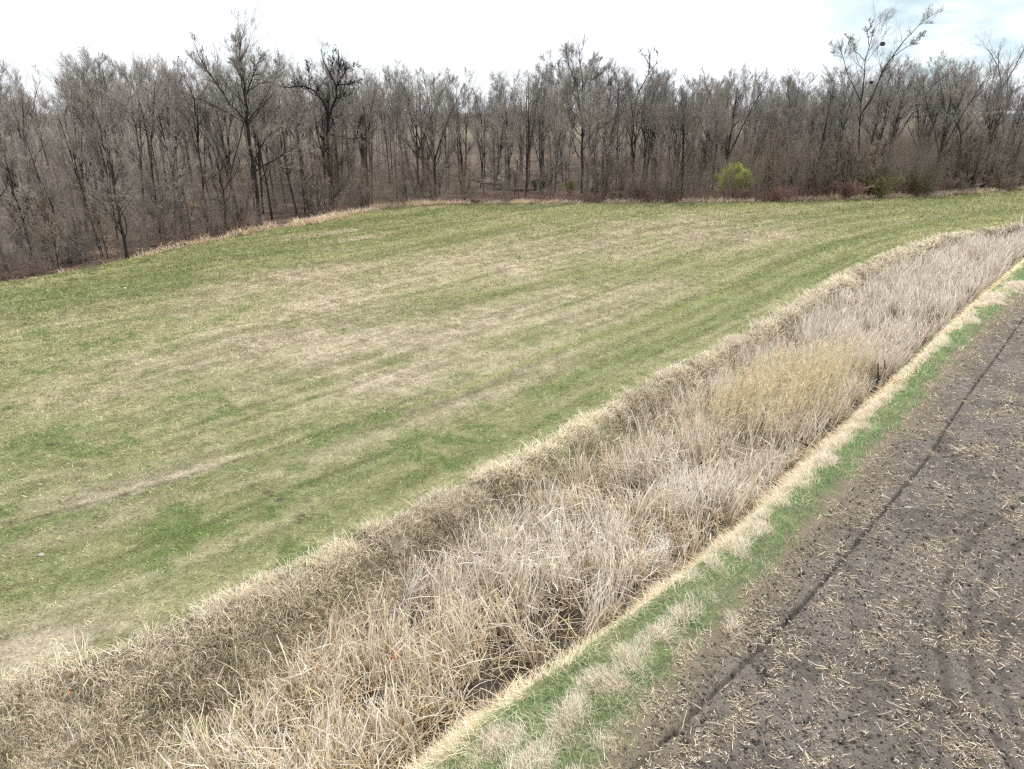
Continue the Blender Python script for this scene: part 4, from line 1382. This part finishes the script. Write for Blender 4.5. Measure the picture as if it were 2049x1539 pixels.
REG = [(-400, 120, 'at the far left corner'), (120, 300, 'behind the lone leaning tree'), (300, 440, 'near the Y forked tree'), (440, 570, 'around the fan crowned tree'),
       (570, 760, 'near the dark twisted tree'), (760, 930, 'right of the twisted tree'), (930, 1090, 'above the fallen logs'), (1090, 1240, 'around the vase shaped tree'),
       (1240, 1380, 'near the antler topped tree'), (1380, 1520, 'behind the green bush'), (1520, 1680, 'above the pale domed shrub'), (1680, 1830, 'near the nest tree'),
       (1830, 1960, 'above the olive thicket'), (1960, 2600, 'by the pale right edge tree')]
ORD = ['leftmost', 'second from left', 'third from left', 'fourth from left', 'fifth from left', 'sixth from left', 'seventh from left', 'eighth from left', 'ninth from left', 'tenth from left', 'eleventh from left', 'twelfth from left', 'thirteenth from left', 'fourteenth from left']


def label_recs(recs, noun):
    groups = {}
    for e, x, y, h, form, row in recs:
        px, py = proj(x, y, 0.)
        reg = next((r[2] for r in REG if r[0] <= px < r[1]), REG[-1][2])
        f = {'forest': 'straight trunked', 'wide': 'wide crowned', 'slender': 'slender', 'low': 'low branching', 'sapling': 'thin', 'multistem': 'many stemmed'}[form]
        rw = ['at the wood edge', 'just inside the wood', 'deep in the wood'][row]
        groups.setdefault((f, rw, reg, row), []).append((float(px), e))
    for (f, rw, reg, row), es in groups.items():
        es.sort(key=lambda q: q[0])
        for i, (px, e) in enumerate(es):
            if len(es) == 1 or row == 2:
                e['label'] = f'{f} bare {noun} {rw} {reg}'
            else:
                e['label'] = f'{f} {noun} {rw} {reg}, {ORD[min(i, len(ORD) - 1)]}'
            e['group'] = f'{noun}s {rw}' if row < 2 else f'{f} {noun}s {rw} {reg}'


def understorey():
    rng = np.random.default_rng(9)
    va = [variant(200 + i, 'sapling', M_BARK, M_TWIG_TAN) for i in range(5)]
    vb = [variant(220 + i, 'sapling', M_BARK, M_TWIG) for i in range(4)]
    vm = [variant(240 + i, 'multistem', M_BARK, M_TWIG_TAN) for i in range(5)]
    recs = []
    n = tries = 0
    while n < 170 and tries < 20000:
        tries += 1
        u = rng.uniform(-8, 168)
        dep = .8 + 45 * rng.random() ** 2.2
        v = float(B_WOOD(np.array([u]))[0]) + dep
        x, y = xy(u, v)
        px, _ = proj(x, y, 0.)
        if not (-100 < px < 2150) or y < 30:
            continue
        right = px > 1380
        if not right and rng.random() < .55:
            continue
        if not clear_of(np.array([x]), np.array([y]))[0]:
            continue
        if 900 < px < 1060 and dep < 22 and rng.random() < .7:
            continue
        k = rng.random()
        V = va[rng.integers(5)] if k < .4 else (vb[rng.integers(4)] if k < .6 else vm[rng.integers(5)])
        h = rng.uniform(3.0, 6.5) if not right else rng.uniform(4, 9)
        e = place(V, 'sapling', x, y, h, rng.random() * 6.28, None, 'sapling', 'saplings', ('stem', 'twigs'), wide=rng.uniform(.8, 1.3))
        recs.append((e, x, y, h, V.form, 0 if dep < 4 else 1 if dep < 18 else 2))
        n += 1
    label_recs(recs, 'sapling')

    # shrubs the photograph shows one by one
    def shrub(seed, px, py, h, wide, mat, label):
        V = variant(seed, 'dome', mat, mat)
        p = at_z(px, py)
        place(V, 'shrub', float(p[0]), float(p[1]), h, rng.random() * 6, label, 'shrub', 'shrubs along the wood edge', ('stems', 'twigs'), wide)
    shrub(300, 1556, 388, 5.6, 1.25, M_TWIG_TAN, 'pale domed shrub of arching tan twigs right of the green bush')
    shrub(301, 1625, 398, 3.4, 1.3, M_TWIG_RED, 'dark red stemmed shrub right of the pale domed shrub')
    shrub(302, 1690, 400, 3.2, 1.5, M_TWIG_RED, 'purplish red shrub left of the olive thicket')
    shrub(303, 1760, 397, 4.0, 1.5, M_TWIG_OLIVE, 'olive brown thicket shrub right of the purplish shrub')
    shrub(304, 1830, 393, 3.9, 1.4, M_TWIG_OLIVE, 'greenish olive shrub at the right wood edge')
    shrub(305, 1275, 402, 3.0, 1.7, M_TWIG_RED, 'brown bramble shrub below the antler topped tree')
    shrub(306, 1215, 402, 2.4, 1.6, M_TWIG_TAN, 'tan bramble shrub right of the vase shaped tree')
    shrub(307, 1335, 402, 2.6, 1.2, M_TWIG_OLIVE, 'small olive shrub right of the crooked leaning tree')
    shrub(308, 1175, 398, 2.4, 1.0, M_TWIG_OLIVE, 'olive tuft shrub at the foot of the vase shaped tree')
    shrub(309, 1560, 403, 2.2, 1.9, M_TWIG_RED, 'low rusty bramble below the pale domed shrub')
    shrub(310, 60, 520, 3.2, 1.3, M_TWIG, 'grey twiggy shrub at the far left wood edge')
    shrub(311, 150, 525, 2.8, 1.2, M_TWIG, 'grey bramble left of the lone leaning meadow tree')
    shrub(312, 1480, 402, 2.0, 1.9, M_TWIG_RED, 'rusty bramble right below the green bush')
    shrub(313, 1130, 402, 1.7, 1.8, M_TWIG_RED, 'low red brown bramble left of the olive tuft')
    shrub(314, 1900, 388, 3.4, 1.5, M_TWIG_TAN, 'tan thicket shrub below the long limbed grey tree')
    shrub(315, 1990, 382, 3.6, 1.6, M_TWIG_TAN, 'tan thicket shrub at the right edge of the wood')


def leafy(name, px, py, rx, rz, n, pal, size, label, mat=None, wand=False):
    """a bush of many small leaves on real stems"""
    p = at_z(px, py)
    rng = np.random.default_rng(int(px))
    x0, y0 = float(p[0]), float(p[1])
    z0 = float(height(np.array([x0]), np.array([y0]))[0])
    e = empty(name, (x0, y0, z0))
    s, r = [], []
    for k in range(16):
        a, el = rng.random() * 6.28, rng.uniform(.05, 1.25)
        t = np.linspace(0, 1, 7)
        s.append(np.stack([math.cos(a) * rx * math.sin(el) * t * 1.1, math.sin(a) * rx * math.sin(el) * t * 1.1, rz * 2 * math.cos(el * .8) * t], -1))
        r.append((.03, .008))
    tr, cr = make_tree(rng, s, r, 5, 4, 3, 0, .5, .06, .3, .2)
    tr.build('stems', M_BARK, e, True)
    cen = np.concatenate([c[::4] for c in cr.v[-1:]])
    cen = cen[rng.choice(len(cen), n)] + rng.normal(0, .26, (n, 3))
    cen[:, 2] = np.maximum(cen[:, 2], .1)
    th = rng.uniform(.2, 1.6, n)[:, None] + np.array([0, .2])[None]
    az = (rng.random(n) * 6.28)[:, None] + np.zeros((1, 2))
    c = np.asarray(pal)[rng.integers(0, len(pal), n)] * (1 + rng.normal(0, .15, (n, 1)))
    v, f, cc = strips(cen, size * (.6 + .8 * rng.random(n)), th, az, np.full(n, size * .55), rng.random(n) * 3.14, np.clip(c, .01, .9), .8)
    mesh_np('leaves', v, f, mat or M_GREEN, cc, parent=e)
    cr.build('twigs', M_TWIG_OLIVE, e)
    tag(e, label, 'bush', None)


CLEAR = [(1465, 396, 3.0), (1465, 390, 2.6), (1556, 396, 2.5), (985, 378, 4.0), (1040, 378, 3.0), (1415, 388, 2.5), (1165, 394, 2.0), (1080, 392, 2.2), (400, 430, 3)]


def clear_of(x, y):
    ok = np.ones(np.shape(x), bool)
    for px, py, r in CLEAR:
        q = at_z(px, py)
        ok &= np.hypot(x - q[0], y - q[1]) > r
    return ok


def edge_cover():
    """bramble, dry grass and brush along the wood edge"""
    a = Acc()
    x, y, u, v, d = sample(lambda q: B_WOOD(q) - .7, lambda q: B_WOOD(q) + 1.8, -10, 165, lambda d: 34 + 0 * d)
    px, py = proj(x, y, 0.)
    f = v - B_WOOD(u)
    dens = np.interp(px, [-100, 200, 400, 560, 700, 900, 1100, 1300, 1700, 1850, 2049], [.02, .04, .15, .75, 1, 1, .7, .5, .4, .8, .9])
    keep = R.random(len(x)) < dens * sstep(1.8, .1, f) * (1.5 * sstep(.38, .62, fbm(u / 3.5, f / 2, 3, 130)))
    x, y, d = x[keep], y[keep], d[keep]

    def cf(bx, by, k):
        return jit(pick([(.46, .385, .29), (.54, .46, .36), (.38, .30, .21), (.30, .225, .16)], len(bx)), .14)
    a.add(*tufts(x, y, 12, .3, .25, .8, .016, .35, .8, cf, 3, d, .6))
    # straw heaps at the wood edge
    for cx, cy, rr in ((1420, 402, 1.1), (1380, 404, .8), (1645, 400, 1.2), (1665, 396, .8), (985, 407, 1.3), (1040, 408, .9), (1005, 404, .9)):
        q = at_z(cx, cy)
        m = 60
        xx, yy = q[0] + R.normal(0, rr * .5, m), q[1] + R.normal(0, rr * .4, m)
        v, f_, c = tufts(xx, yy, 14, .3, .3, .95, .02, .3, 1.1, lambda bx, by, k: jit(pick([(.46, .38, .27), (.52, .44, .33)], len(bx)), .1), 3, None, .8)
        a.add(v, f_, c)
    o = a.build('edge_grass', M_BLADE)
    tag(o, 'pale dry grass fringe between the meadow and the woods', 'grass', None, 'stuff')

    rng = np.random.default_rng(33)
    for nm, mat, n, h0, h1, lo_, hi_, sel, lab in (
            ('bramble', M_TWIG_RED, 4200, .5, 1.7, .5, 7, lambda px, dep: np.interp(px, [-100, 300, 600, 900, 1000, 1700, 1800, 2100], [.35, .35, .4, .4, 1, 1, .6, .3]), 'low reddish brown brambles tangled along the wood edge'),
            ('brushwood', M_TWIG_TAN, 13500, 1.0, 7.5, .5, 75, lambda px, dep: np.interp(px, [-100, 500, 900, 960, 1060, 1350, 1500, 2100], [.32, .36, .42, .14, .18, .6, 1, 1]), 'thin tan brushwood filling the space under the bare trees'),
            ('grey_brush', M_TWIG, 5200, 1.2, 6.0, .5, 80, lambda px, dep: np.interp(px, [-100, 200, 500, 1000, 2100], [1, 1, .6, .4, .5]), 'thin grey brush filling the space under the bare trees')):
        u = rng.uniform(-10, 185, n * 3)
        dep = lo_ + (hi_ - lo_) * rng.random(n * 3) ** 1.7
        v = B_WOOD(u) + dep
        x, y = xy(u, v)
        px, _ = proj(x, y, 0.)
        ok = (px > -120) & (px < 2170) & (y > 25) & (rng.random(n * 3) < sel(px, dep)) & clear_of(x, y) & (fbm(u / 5, dep / 4, 2, 160) > .38)
        x, y = x[ok][:n], y[ok][:n]
        m = len(x)
        z = height(x, y)
        h = (h0 + (h1 - h0) * rng.random(m) ** 1.5) * np.interp(px[ok][:n], [0, 1350, 1550, 2049], [.85, .9, 1.3, 1.3])
        t = np.linspace(0, 1, 6)
        az, ln = rng.random(m) * 6.28, np.abs(rng.normal(0, .28, m))
        P = np.stack([x[:, None] + (h * ln * np.cos(az))[:, None] * t ** 1.5, y[:, None] + (h * ln * np.sin(az))[:, None] * t ** 1.5, z[:, None] + h[:, None] * t * (1 - .15 * t)], -1)
        P[:, 1:] += rng.normal(0, .05, (m, 5, 3))
        rad = np.linspace(1, .4, 6)[None] * rng.uniform(.010, .020, m)[:, None]
        q = Acc()
        q.add(*tubes(P, rad, 3))
        P2, R2 = grow(rng, P, rad, 6, .15, 1, .42, .6, .06, .2, 4, .6, .006, .4)
        q.add(*tubes(P2, R2, 3))
        P3, R3 = grow(rng, P2, R2, 4, .2, 1, .5, .6, .04, .2, 3, .7, .005, .3)
        q.add(*tubes(P3, R3, 3))
        o = q.build(nm, mat)
        tag(o, lab, 'undergrowth', None, 'stuff')
    # fallen leaves on the floor
    m = 26000
    u = rng.uniform(-10, 165, m)
    v = B_WOOD(u) + .2 + 40 * rng.random(m) ** 1.8
    x, y = xy(u, v)
    ok = inview(x, y, 0, 120)
    x, y = x[ok], y[ok]
    m = len(x)
    c = np.asarray([(.14, .095, .065), (.20, .145, .10), (.09, .06, .042), (.25, .195, .145)])[rng.integers(0, 4, m)]
    vv, ff, cc = strips(np.stack([x, y, height(x, y) + .01], -1), .12 + .1 * rng.random(m), rng.uniform(.9, 1.6, m)[:, None] + np.zeros((1, 1)), (rng.random(m) * 6.28)[:, None], np.full(m, .12), rng.random(m) * 3.1, c, .3)
    o = mesh_np('fallen_leaves', vv, ff, M_BLADE, cc)
    tag(o, 'brown fallen leaves scattered over the forest floor', 'leaves', None, 'stuff')


def log(pts, r0, r1, mat, label, branches=0, seed=1):
    """a fallen trunk given by its photo points on the ground or just above it"""
    rng = np.random.default_rng(seed)
    P = []
    y0 = None
    for px, py, z in pts:
        p = at_z(px, py, z)
        P.append((p[0], p[1], z))
    P = resample(P, 10)
    P[:, 2] += rng.normal(0, .03, 10)
    c = P[0].copy()
    P = P - c
    q = Acc()
    rad = np.linspace(r0, r1, 10)[None]
    q.add(*tubes(P[None], rad, 8))
    # sawn/broken ends
    for e_, r_ in ((0, r0), (-1, r1)):
        tg = P[1] - P[0] if e_ == 0 else P[-1] - P[-2]
        tip = P[e_] + (-.03 if e_ == 0 else .03) * tg / np.linalg.norm(tg)
        q.add(*tubes(np.stack([P[e_], tip])[None], np.array([[r_, r_ * .05]]), 8))
    e = empty('fallen_log', tuple(c))
    q.build('log', mat, e, True)
    if branches:
        b = Acc()
        P1, R1 = grow(rng, P[None], rad, branches, .35, 1, .35, .8, .06, .18, 6, .5, .02, .2)
        b.add(*tubes(P1, R1, 5))
        P2, R2 = grow(rng, P1, R1, 4, .3, 1, .5, .6, .05, .2, 4, .6, .012, .2)
        b.add(*tubes(P2, R2, 3))
        b.build('branches', mat, e, True)
    tag(e, label, 'log', 'fallen logs in the wood')


def logs():
    log([(968, 340, .9), (1000, 358, .45), (1024, 368, .25)], .28, .16, M_LOG, 'pale broken log leaning down to the right in the log jam', 6, 1)
    log([(905, 352, .3), (950, 362, .35), (1010, 372, .3)], .22, .12, M_LOG_DARK, 'dark log lying across the left part of the log jam', 5, 2)
    log([(990, 378, .3), (1040, 381, .3), (1085, 378, .35)], .2, .12, M_LOG_DARK, 'dark low log lying right of the log jam near the meadow', 6, 3)
    log([(960, 366, .4), (985, 366, .4), (1020, 364, .4)], .16, .1, M_LOG, 'thin pale log lying flat behind the leaning broken log', 2, 4)
    log([(1402, 366, .8), (1418, 372, .6), (1432, 378, .45)], .26, .18, M_LOG, 'short whitish broken log left of the green bush', 0, 5)
    log([(1412, 384, .35), (1436, 385, .35), (1462, 386, .35)], .25, .2, M_LOG_DARK, 'dark wet log lying under the green bush', 3, 6)
    log([(383, 411, .3), (404, 415, .3)], .2, .18, mat_bark('fresh_cut_wood', (.42, .24, .11), (.55, .36, .18), 3), 'short orange brown cut log deep between the left trunks', 0, 7)
    log([(300, 492, .15), (330, 491, .15), (372, 490, .2)], .13, .09, M_LOG_DARK, 'thin dark log lying at the left meadow edge between two trunks', 3, 8)
    log([(535, 366, .4), (570, 368, .4), (610, 370, .4)], .2, .14, M_LOG, 'pale log lying far back between fan crowned and twisted trees', 2, 9)
    log([(1185, 381, .2), (1215, 380, .25), (1240, 376, .5)], .14, .09, M_LOG_DARK, 'dark branchy log right of the vase shaped tree', 6, 10)
    log([(60, 440, 2.6), (66, 465, 1.4), (68, 500, .3)], .16, .2, mat_bark('barkless_wood', (.30, .235, .165), (.42, .34, .25), 3), 'pale barkless broken stump standing among the far left trees', 0, 11)
    log([(570, 398, .3), (600, 399, .35), (625, 399, .3)], .15, .1, M_LOG, 'thin pale log on the floor left of the twisted tree', 1, 12)
    log([(860, 402, .2), (920, 404, .2), (985, 402, .2)], .17, .1, M_LOG_DARK, 'long dark log along the meadow edge left of the straw heap', 4, 13)


def nest(px, py, Y, r, label):
    rng = np.random.default_rng(int(px))
    q = at_y(px, py, Y)
    n = 170
    d = rng.normal(0, 1, (n, 3))
    d /= np.linalg.norm(d, axis=1, keepdims=True)
    p = d * r * rng.uniform(.55, 1, n)[:, None] * np.array([1, 1, .75])
    t = np.cross(d, rng.normal(0, 1, (n, 3)))
    t /= np.linalg.norm(t, axis=1, keepdims=True)
    P = np.stack([p - t * r * .4, p + d * .03, p + t * r * .4], 1)
    v, f = tubes(P, np.full((n, 3), .014), 3)
    o = mesh_np('nest', v, f, M_BARK)
    o.location = (float(q[0]), Y, float(q[1]))
    tag(o, label, 'nest', None)


def far_things():
    rng = np.random.default_rng(77)
    # tree belts on the horizon
    a = Acc()
    for (X0, X1, Y, n, h0, h1) in ((-700, 120, 620, 1500, 9, 15), (-500, -60, 400, 500, 5, 9), (300, 760, 720, 1300, 22, 34), (330, 700, 470, 500, 6, 13), (0, 420, 820, 900, 12, 20)):
        x = rng.uniform(X0, X1, n)
        y = Y + rng.uniform(-25, 25, n)
        h = rng.uniform(h0, h1, n) * (.7 + .6 * fbm(x / 30, y * 0, 2, 140))
        t = np.linspace(0, 1, 4)
        P = np.stack([x[:, None] + 0 * t, y[:, None] + 0 * t, hill(x, y)[:, None] + h[:, None] * t], -1)
        P[:, 1:, :2] += rng.normal(0, .5, (n, 3, 2))
        rad = np.linspace(.28, .08, 4)[None] + np.zeros((n, 1))
        a.add(*tubes(P, rad, 3))
        P2, R2 = grow(rng, P, rad, 9, .15, 1, .32, .6, .1, .15, 3, .7, .09, .4)
        a.add(*tubes(P2, R2, 3))
    o = a.build('distant_woods', M_TWIG)
    tag(o, 'blue grey belt of distant woods along the horizon', 'woods', None, 'stuff')
    # the rows of the wood farthest back, which read as one mass
    lib = []
    for k in range(6):
        q = make_tree(rng, [stem(rng, 14.5, rng.normal(0, .06, 2))], [(.18, .02)], 14, 8, 6, 0, .55, .12, .40, .34)
        lib.append((q, max(v[:, 2].max() for v in q[1].v)))
    ta, tb = Acc(), Acc()
    n = tries = 0
    while n < 185 and tries < 9000:
        tries += 1
        u = rng.uniform(-10, 190)
        v = float(B_WOOD(np.array([u]))[0]) + rng.uniform(50, 105)
        x, y = xy(u, v)
        px, _ = proj(x, y, 0.)
        if not (-120 < px < 1960):
            continue
        h = min(max(sky_height(x, y, abs(rng.normal(0, 22)) + 20), 9), 30)
        q, hv = lib[rng.integers(6)]
        a_, s_ = rng.random() * 6.28, h / hv
        ca, sa = math.cos(a_) * s_, math.sin(a_) * s_
        z0 = float(height(np.array([x]), np.array([y]))[0])
        for T in (q[0], q[1]):
            for vv, ff in zip(T.v, T.f):
                w = np.stack([vv[:, 0] * ca - vv[:, 1] * sa + x, vv[:, 0] * sa + vv[:, 1] * ca + y, vv[:, 2] * s_ + z0], -1)
                tb.add(w, ff - ff.min())
        n += 1
    o = tb.build('background_woods', M_TWIG)
    tag(o, 'farthest rows of grey bare trees closing the back of the wood', 'woods', None, 'stuff')
    # long white farm shed at the right edge
    Y = 520.0
    p0, p1 = at_y(2012, 238, Y), at_y(2090, 238, Y)
    zs = float(hill(np.array([float(p0[0]) + 15]), np.array([Y]))[0])
    e = empty('farm_shed', (float(p0[0]), Y, zs))
    W, D_, Hh, Rr = float(p1[0] - p0[0]), 14.0, 5.4, 8.6
    m, n_, l_, out = mat_new('white_metal')
    bs = n_.new('ShaderNodeBsdfPrincipled')
    wv = n_.new('ShaderNodeTexWave')
    wv.inputs['Scale'].default_value = 1.2
    rp = n_.new('ShaderNodeValToRGB')
    rp.color_ramp.elements[0].color = (.70, .71, .72, 1)
    rp.color_ramp.elements[1].color = (.82, .82, .82, 1)
    tc = n_.new('ShaderNodeTexCoord')
    l_.new(tc.outputs['Object'], wv.inputs['Vector'])
    l_.new(wv.outputs['Fac'], rp.inputs['Fac'])
    l_.new(rp.outputs['Color'], bs.inputs['Base Color'])
    bs.inputs['Roughness'].default_value = .5
    l_.new(bs.outputs['BSDF'], out.inputs['Surface'])

    def box(x0, x1, y0, y1, z0, z1):
        v = np.array([[x, y, z] for z in (z0, z1) for x, y in ((x0, y0), (x1, y0), (x1, y1), (x0, y1))], float)
        f = np.array([[0, 3, 2, 1], [4, 5, 6, 7], [0, 1, 5, 4], [1, 2, 6, 5], [2, 3, 7, 6], [3, 0, 4, 7]])
        return v, f
    b = Acc()
    b.add(*box(0, W, 0, D_, 0, Hh))
    b.build('wall', m, e)
    rv = np.array([[-.6, -.6, Hh + .01], [W + .6, -.6, Hh + .01], [W + .6, D_ / 2, Rr], [-.6, D_ / 2, Rr], [-.6, D_ + .6, Hh + .01], [W + .6, D_ + .6, Hh + .01]])
    rf = np.array([[0, 1, 2, 3], [3, 2, 5, 4], [0, 3, 4, 4], [1, 5, 2, 2], [0, 4, 5, 1]])
    rf = np.array([[0, 1, 2, 3], [3, 2, 5, 4], [0, 4, 5, 1]])
    mesh_np('roof', rv, rf, m, parent=e)
    for k in range(2):
        b = Acc()
        b.add(*box(6 + 10 * k, 10 + 10 * k, -.08, -.003, 0.02, 4))
        b.build('door', M_LOG, e)
    tag(e, 'long white farm shed far beyond the wood at the right edge', 'shed')


def small_things():
    # orange flagging caught in the cattails, and leaves of the same colour
    def scrap(px, py, z, s, col, label, name='flag_marker'):
        p = at_z(px, py, z)
        rng = np.random.default_rng(int(px))
        g = np.linspace(-1, 1, 6)
        X, Z = np.meshgrid(g, g, indexing='ij')
        Yy = .25 * np.sin(2.2 * X + 1) + .15 * Z * Z
        v = np.stack([X * s * .5, Yy * s * .5, Z * s * .8], -1).reshape(-1, 3)
        i = (np.arange(5)[:, None] * 6 + np.arange(5)[None]).ravel()
        f = np.stack([i, i + 6, i + 7, i + 1], -1)
        e = empty(name, (float(p[0]), float(p[1]), z), rng.random() * 3)
        m = mat_bark(name + '_cloth', col, tuple(c * 1.15 for c in col), 4, .05, .6)
        mesh_np('flag', v, f, m, parent=e, smooth=True)
        z0 = float(height(np.array([p[0]]), np.array([p[1]]))[0])
        P = np.array([[0, 0, z0 - z], [.01, 0, (z0 - z) * .4], [-s * .5, 0, s * .8]])[None]
        vv, ff = tubes(P, np.full((1, 3), .006), 5)
        mesh_np('stake', vv, ff, M_LOG, parent=e)
        tag(e, label, 'flag')
    scrap(788, 1316, .1, .06, (.75, .16, .06), 'small orange flag among the near cattails')
    scrap(139, 1387, .35, .05, (.7, .3, .08), 'tiny orange scrap in the bank grass at lower left')
    scrap(1940, 503, .25, .16, (.72, .2, .12), 'small orange flag in the far cattails at the right')
    # two dark broken posts at the ditch edge
    for k, (px, py) in enumerate(((1757, 762), (1770, 757))):
        p = at_z(px, py, -.9)
        z0 = float(height(np.array([p[0]]), np.array([p[1]]))[0])
        P = np.array([[0, 0, -.1], [-.05, 0, .6], [-.14, .03, 1.25]])[None]
        v, f = tubes(P, np.array([[.05, .045, .03]]), 6)
        o = mesh_np('dark_stalk', v, f, M_LOG_DARK, smooth=True)
        o.location = (float(p[0]), float(p[1]), z0)
        tag(o, ['left one of two dark stalks leaning at the ditch edge', 'right one of two dark stalks leaning at the ditch edge'][k], 'stalk', 'dark stalks at the ditch edge')
    # a pale stone on the meadow and one on the soil
    for px, py, r, lab, mm in ((83, 1112, .075, 'pale flat stone lying in the meadow at the left', M_LOG), (1646, 1392, .05, 'rounded pale stone on the ploughed soil', M_BARK_PALE), (250, 578, .1, 'grey stone at the wood edge of the meadow', M_LOG)):
        p = at_z(px, py, 0)
        rng = np.random.default_rng(int(px))
        th, ph = np.meshgrid(np.linspace(0, np.pi, 9), np.linspace(0, 2 * np.pi, 13)[:-1], indexing='ij')
        rr = r * (1 + .18 * np.sin(3 * ph + th * 2) * np.sin(th))
        v = np.stack([rr * np.sin(th) * np.cos(ph) * 1.3, rr * np.sin(th) * np.sin(ph), rr * np.cos(th) * .6], -1).reshape(-1, 3)
        i, j = np.meshgrid(np.arange(8), np.arange(12), indexing='ij')
        j2 = (j + 1) % 12
        f = np.stack([i * 12 + j, (i + 1) * 12 + j, (i + 1) * 12 + j2, i * 12 + j2], -1).reshape(-1, 4)
        o = mesh_np('stone', v, f, mm, smooth=True)
        o.location = (float(p[0]), float(p[1]), float(height(np.array([p[0]]), np.array([p[1]]))[0]) + r * .25)
        tag(o, lab, 'stone')


meadow_turf()
bank_grass()
cattails()
reeds()
straw()
verge_grass()
tussocks()
corn_residue()
woods()
label_recs(RECS, 'tree')
understorey()
leafy('leafy_bush', 1465, 396, 2.5, 1.9, 26000, [(.25, .29, .05), (.32, .36, .075), (.19, .23, .045)], .15, 'bright green leafing bush at the wood edge')
leafy('leafy_bush', 1141, 392, 1.1, .9, 1500, [(.17, .18, .05), (.13, .14, .04)], .10, 'small yellow green bush left of the vase shaped tree')
leafy('leafy_bush', 1080, 388, 1.3, .95, 4200, [(.035, .045, .03), (.055, .065, .045), (.025, .03, .022)], .14, 'dark evergreen mound beside the upright grey tree')
leafy('leafy_bush', 1845, 390, 1.6, 1.1, 1800, [(.08, .11, .025), (.11, .13, .035)], .11, 'dull green low bush in the olive thicket')
edge_cover()
logs()
nest(1766, 88, 109.0, .36, 'dark round leaf nest high in the tall leaning right tree')
nest(1743, 165, 109.5, .28, 'smaller dark nest low in the tall leaning right tree')
far_things()
small_things()
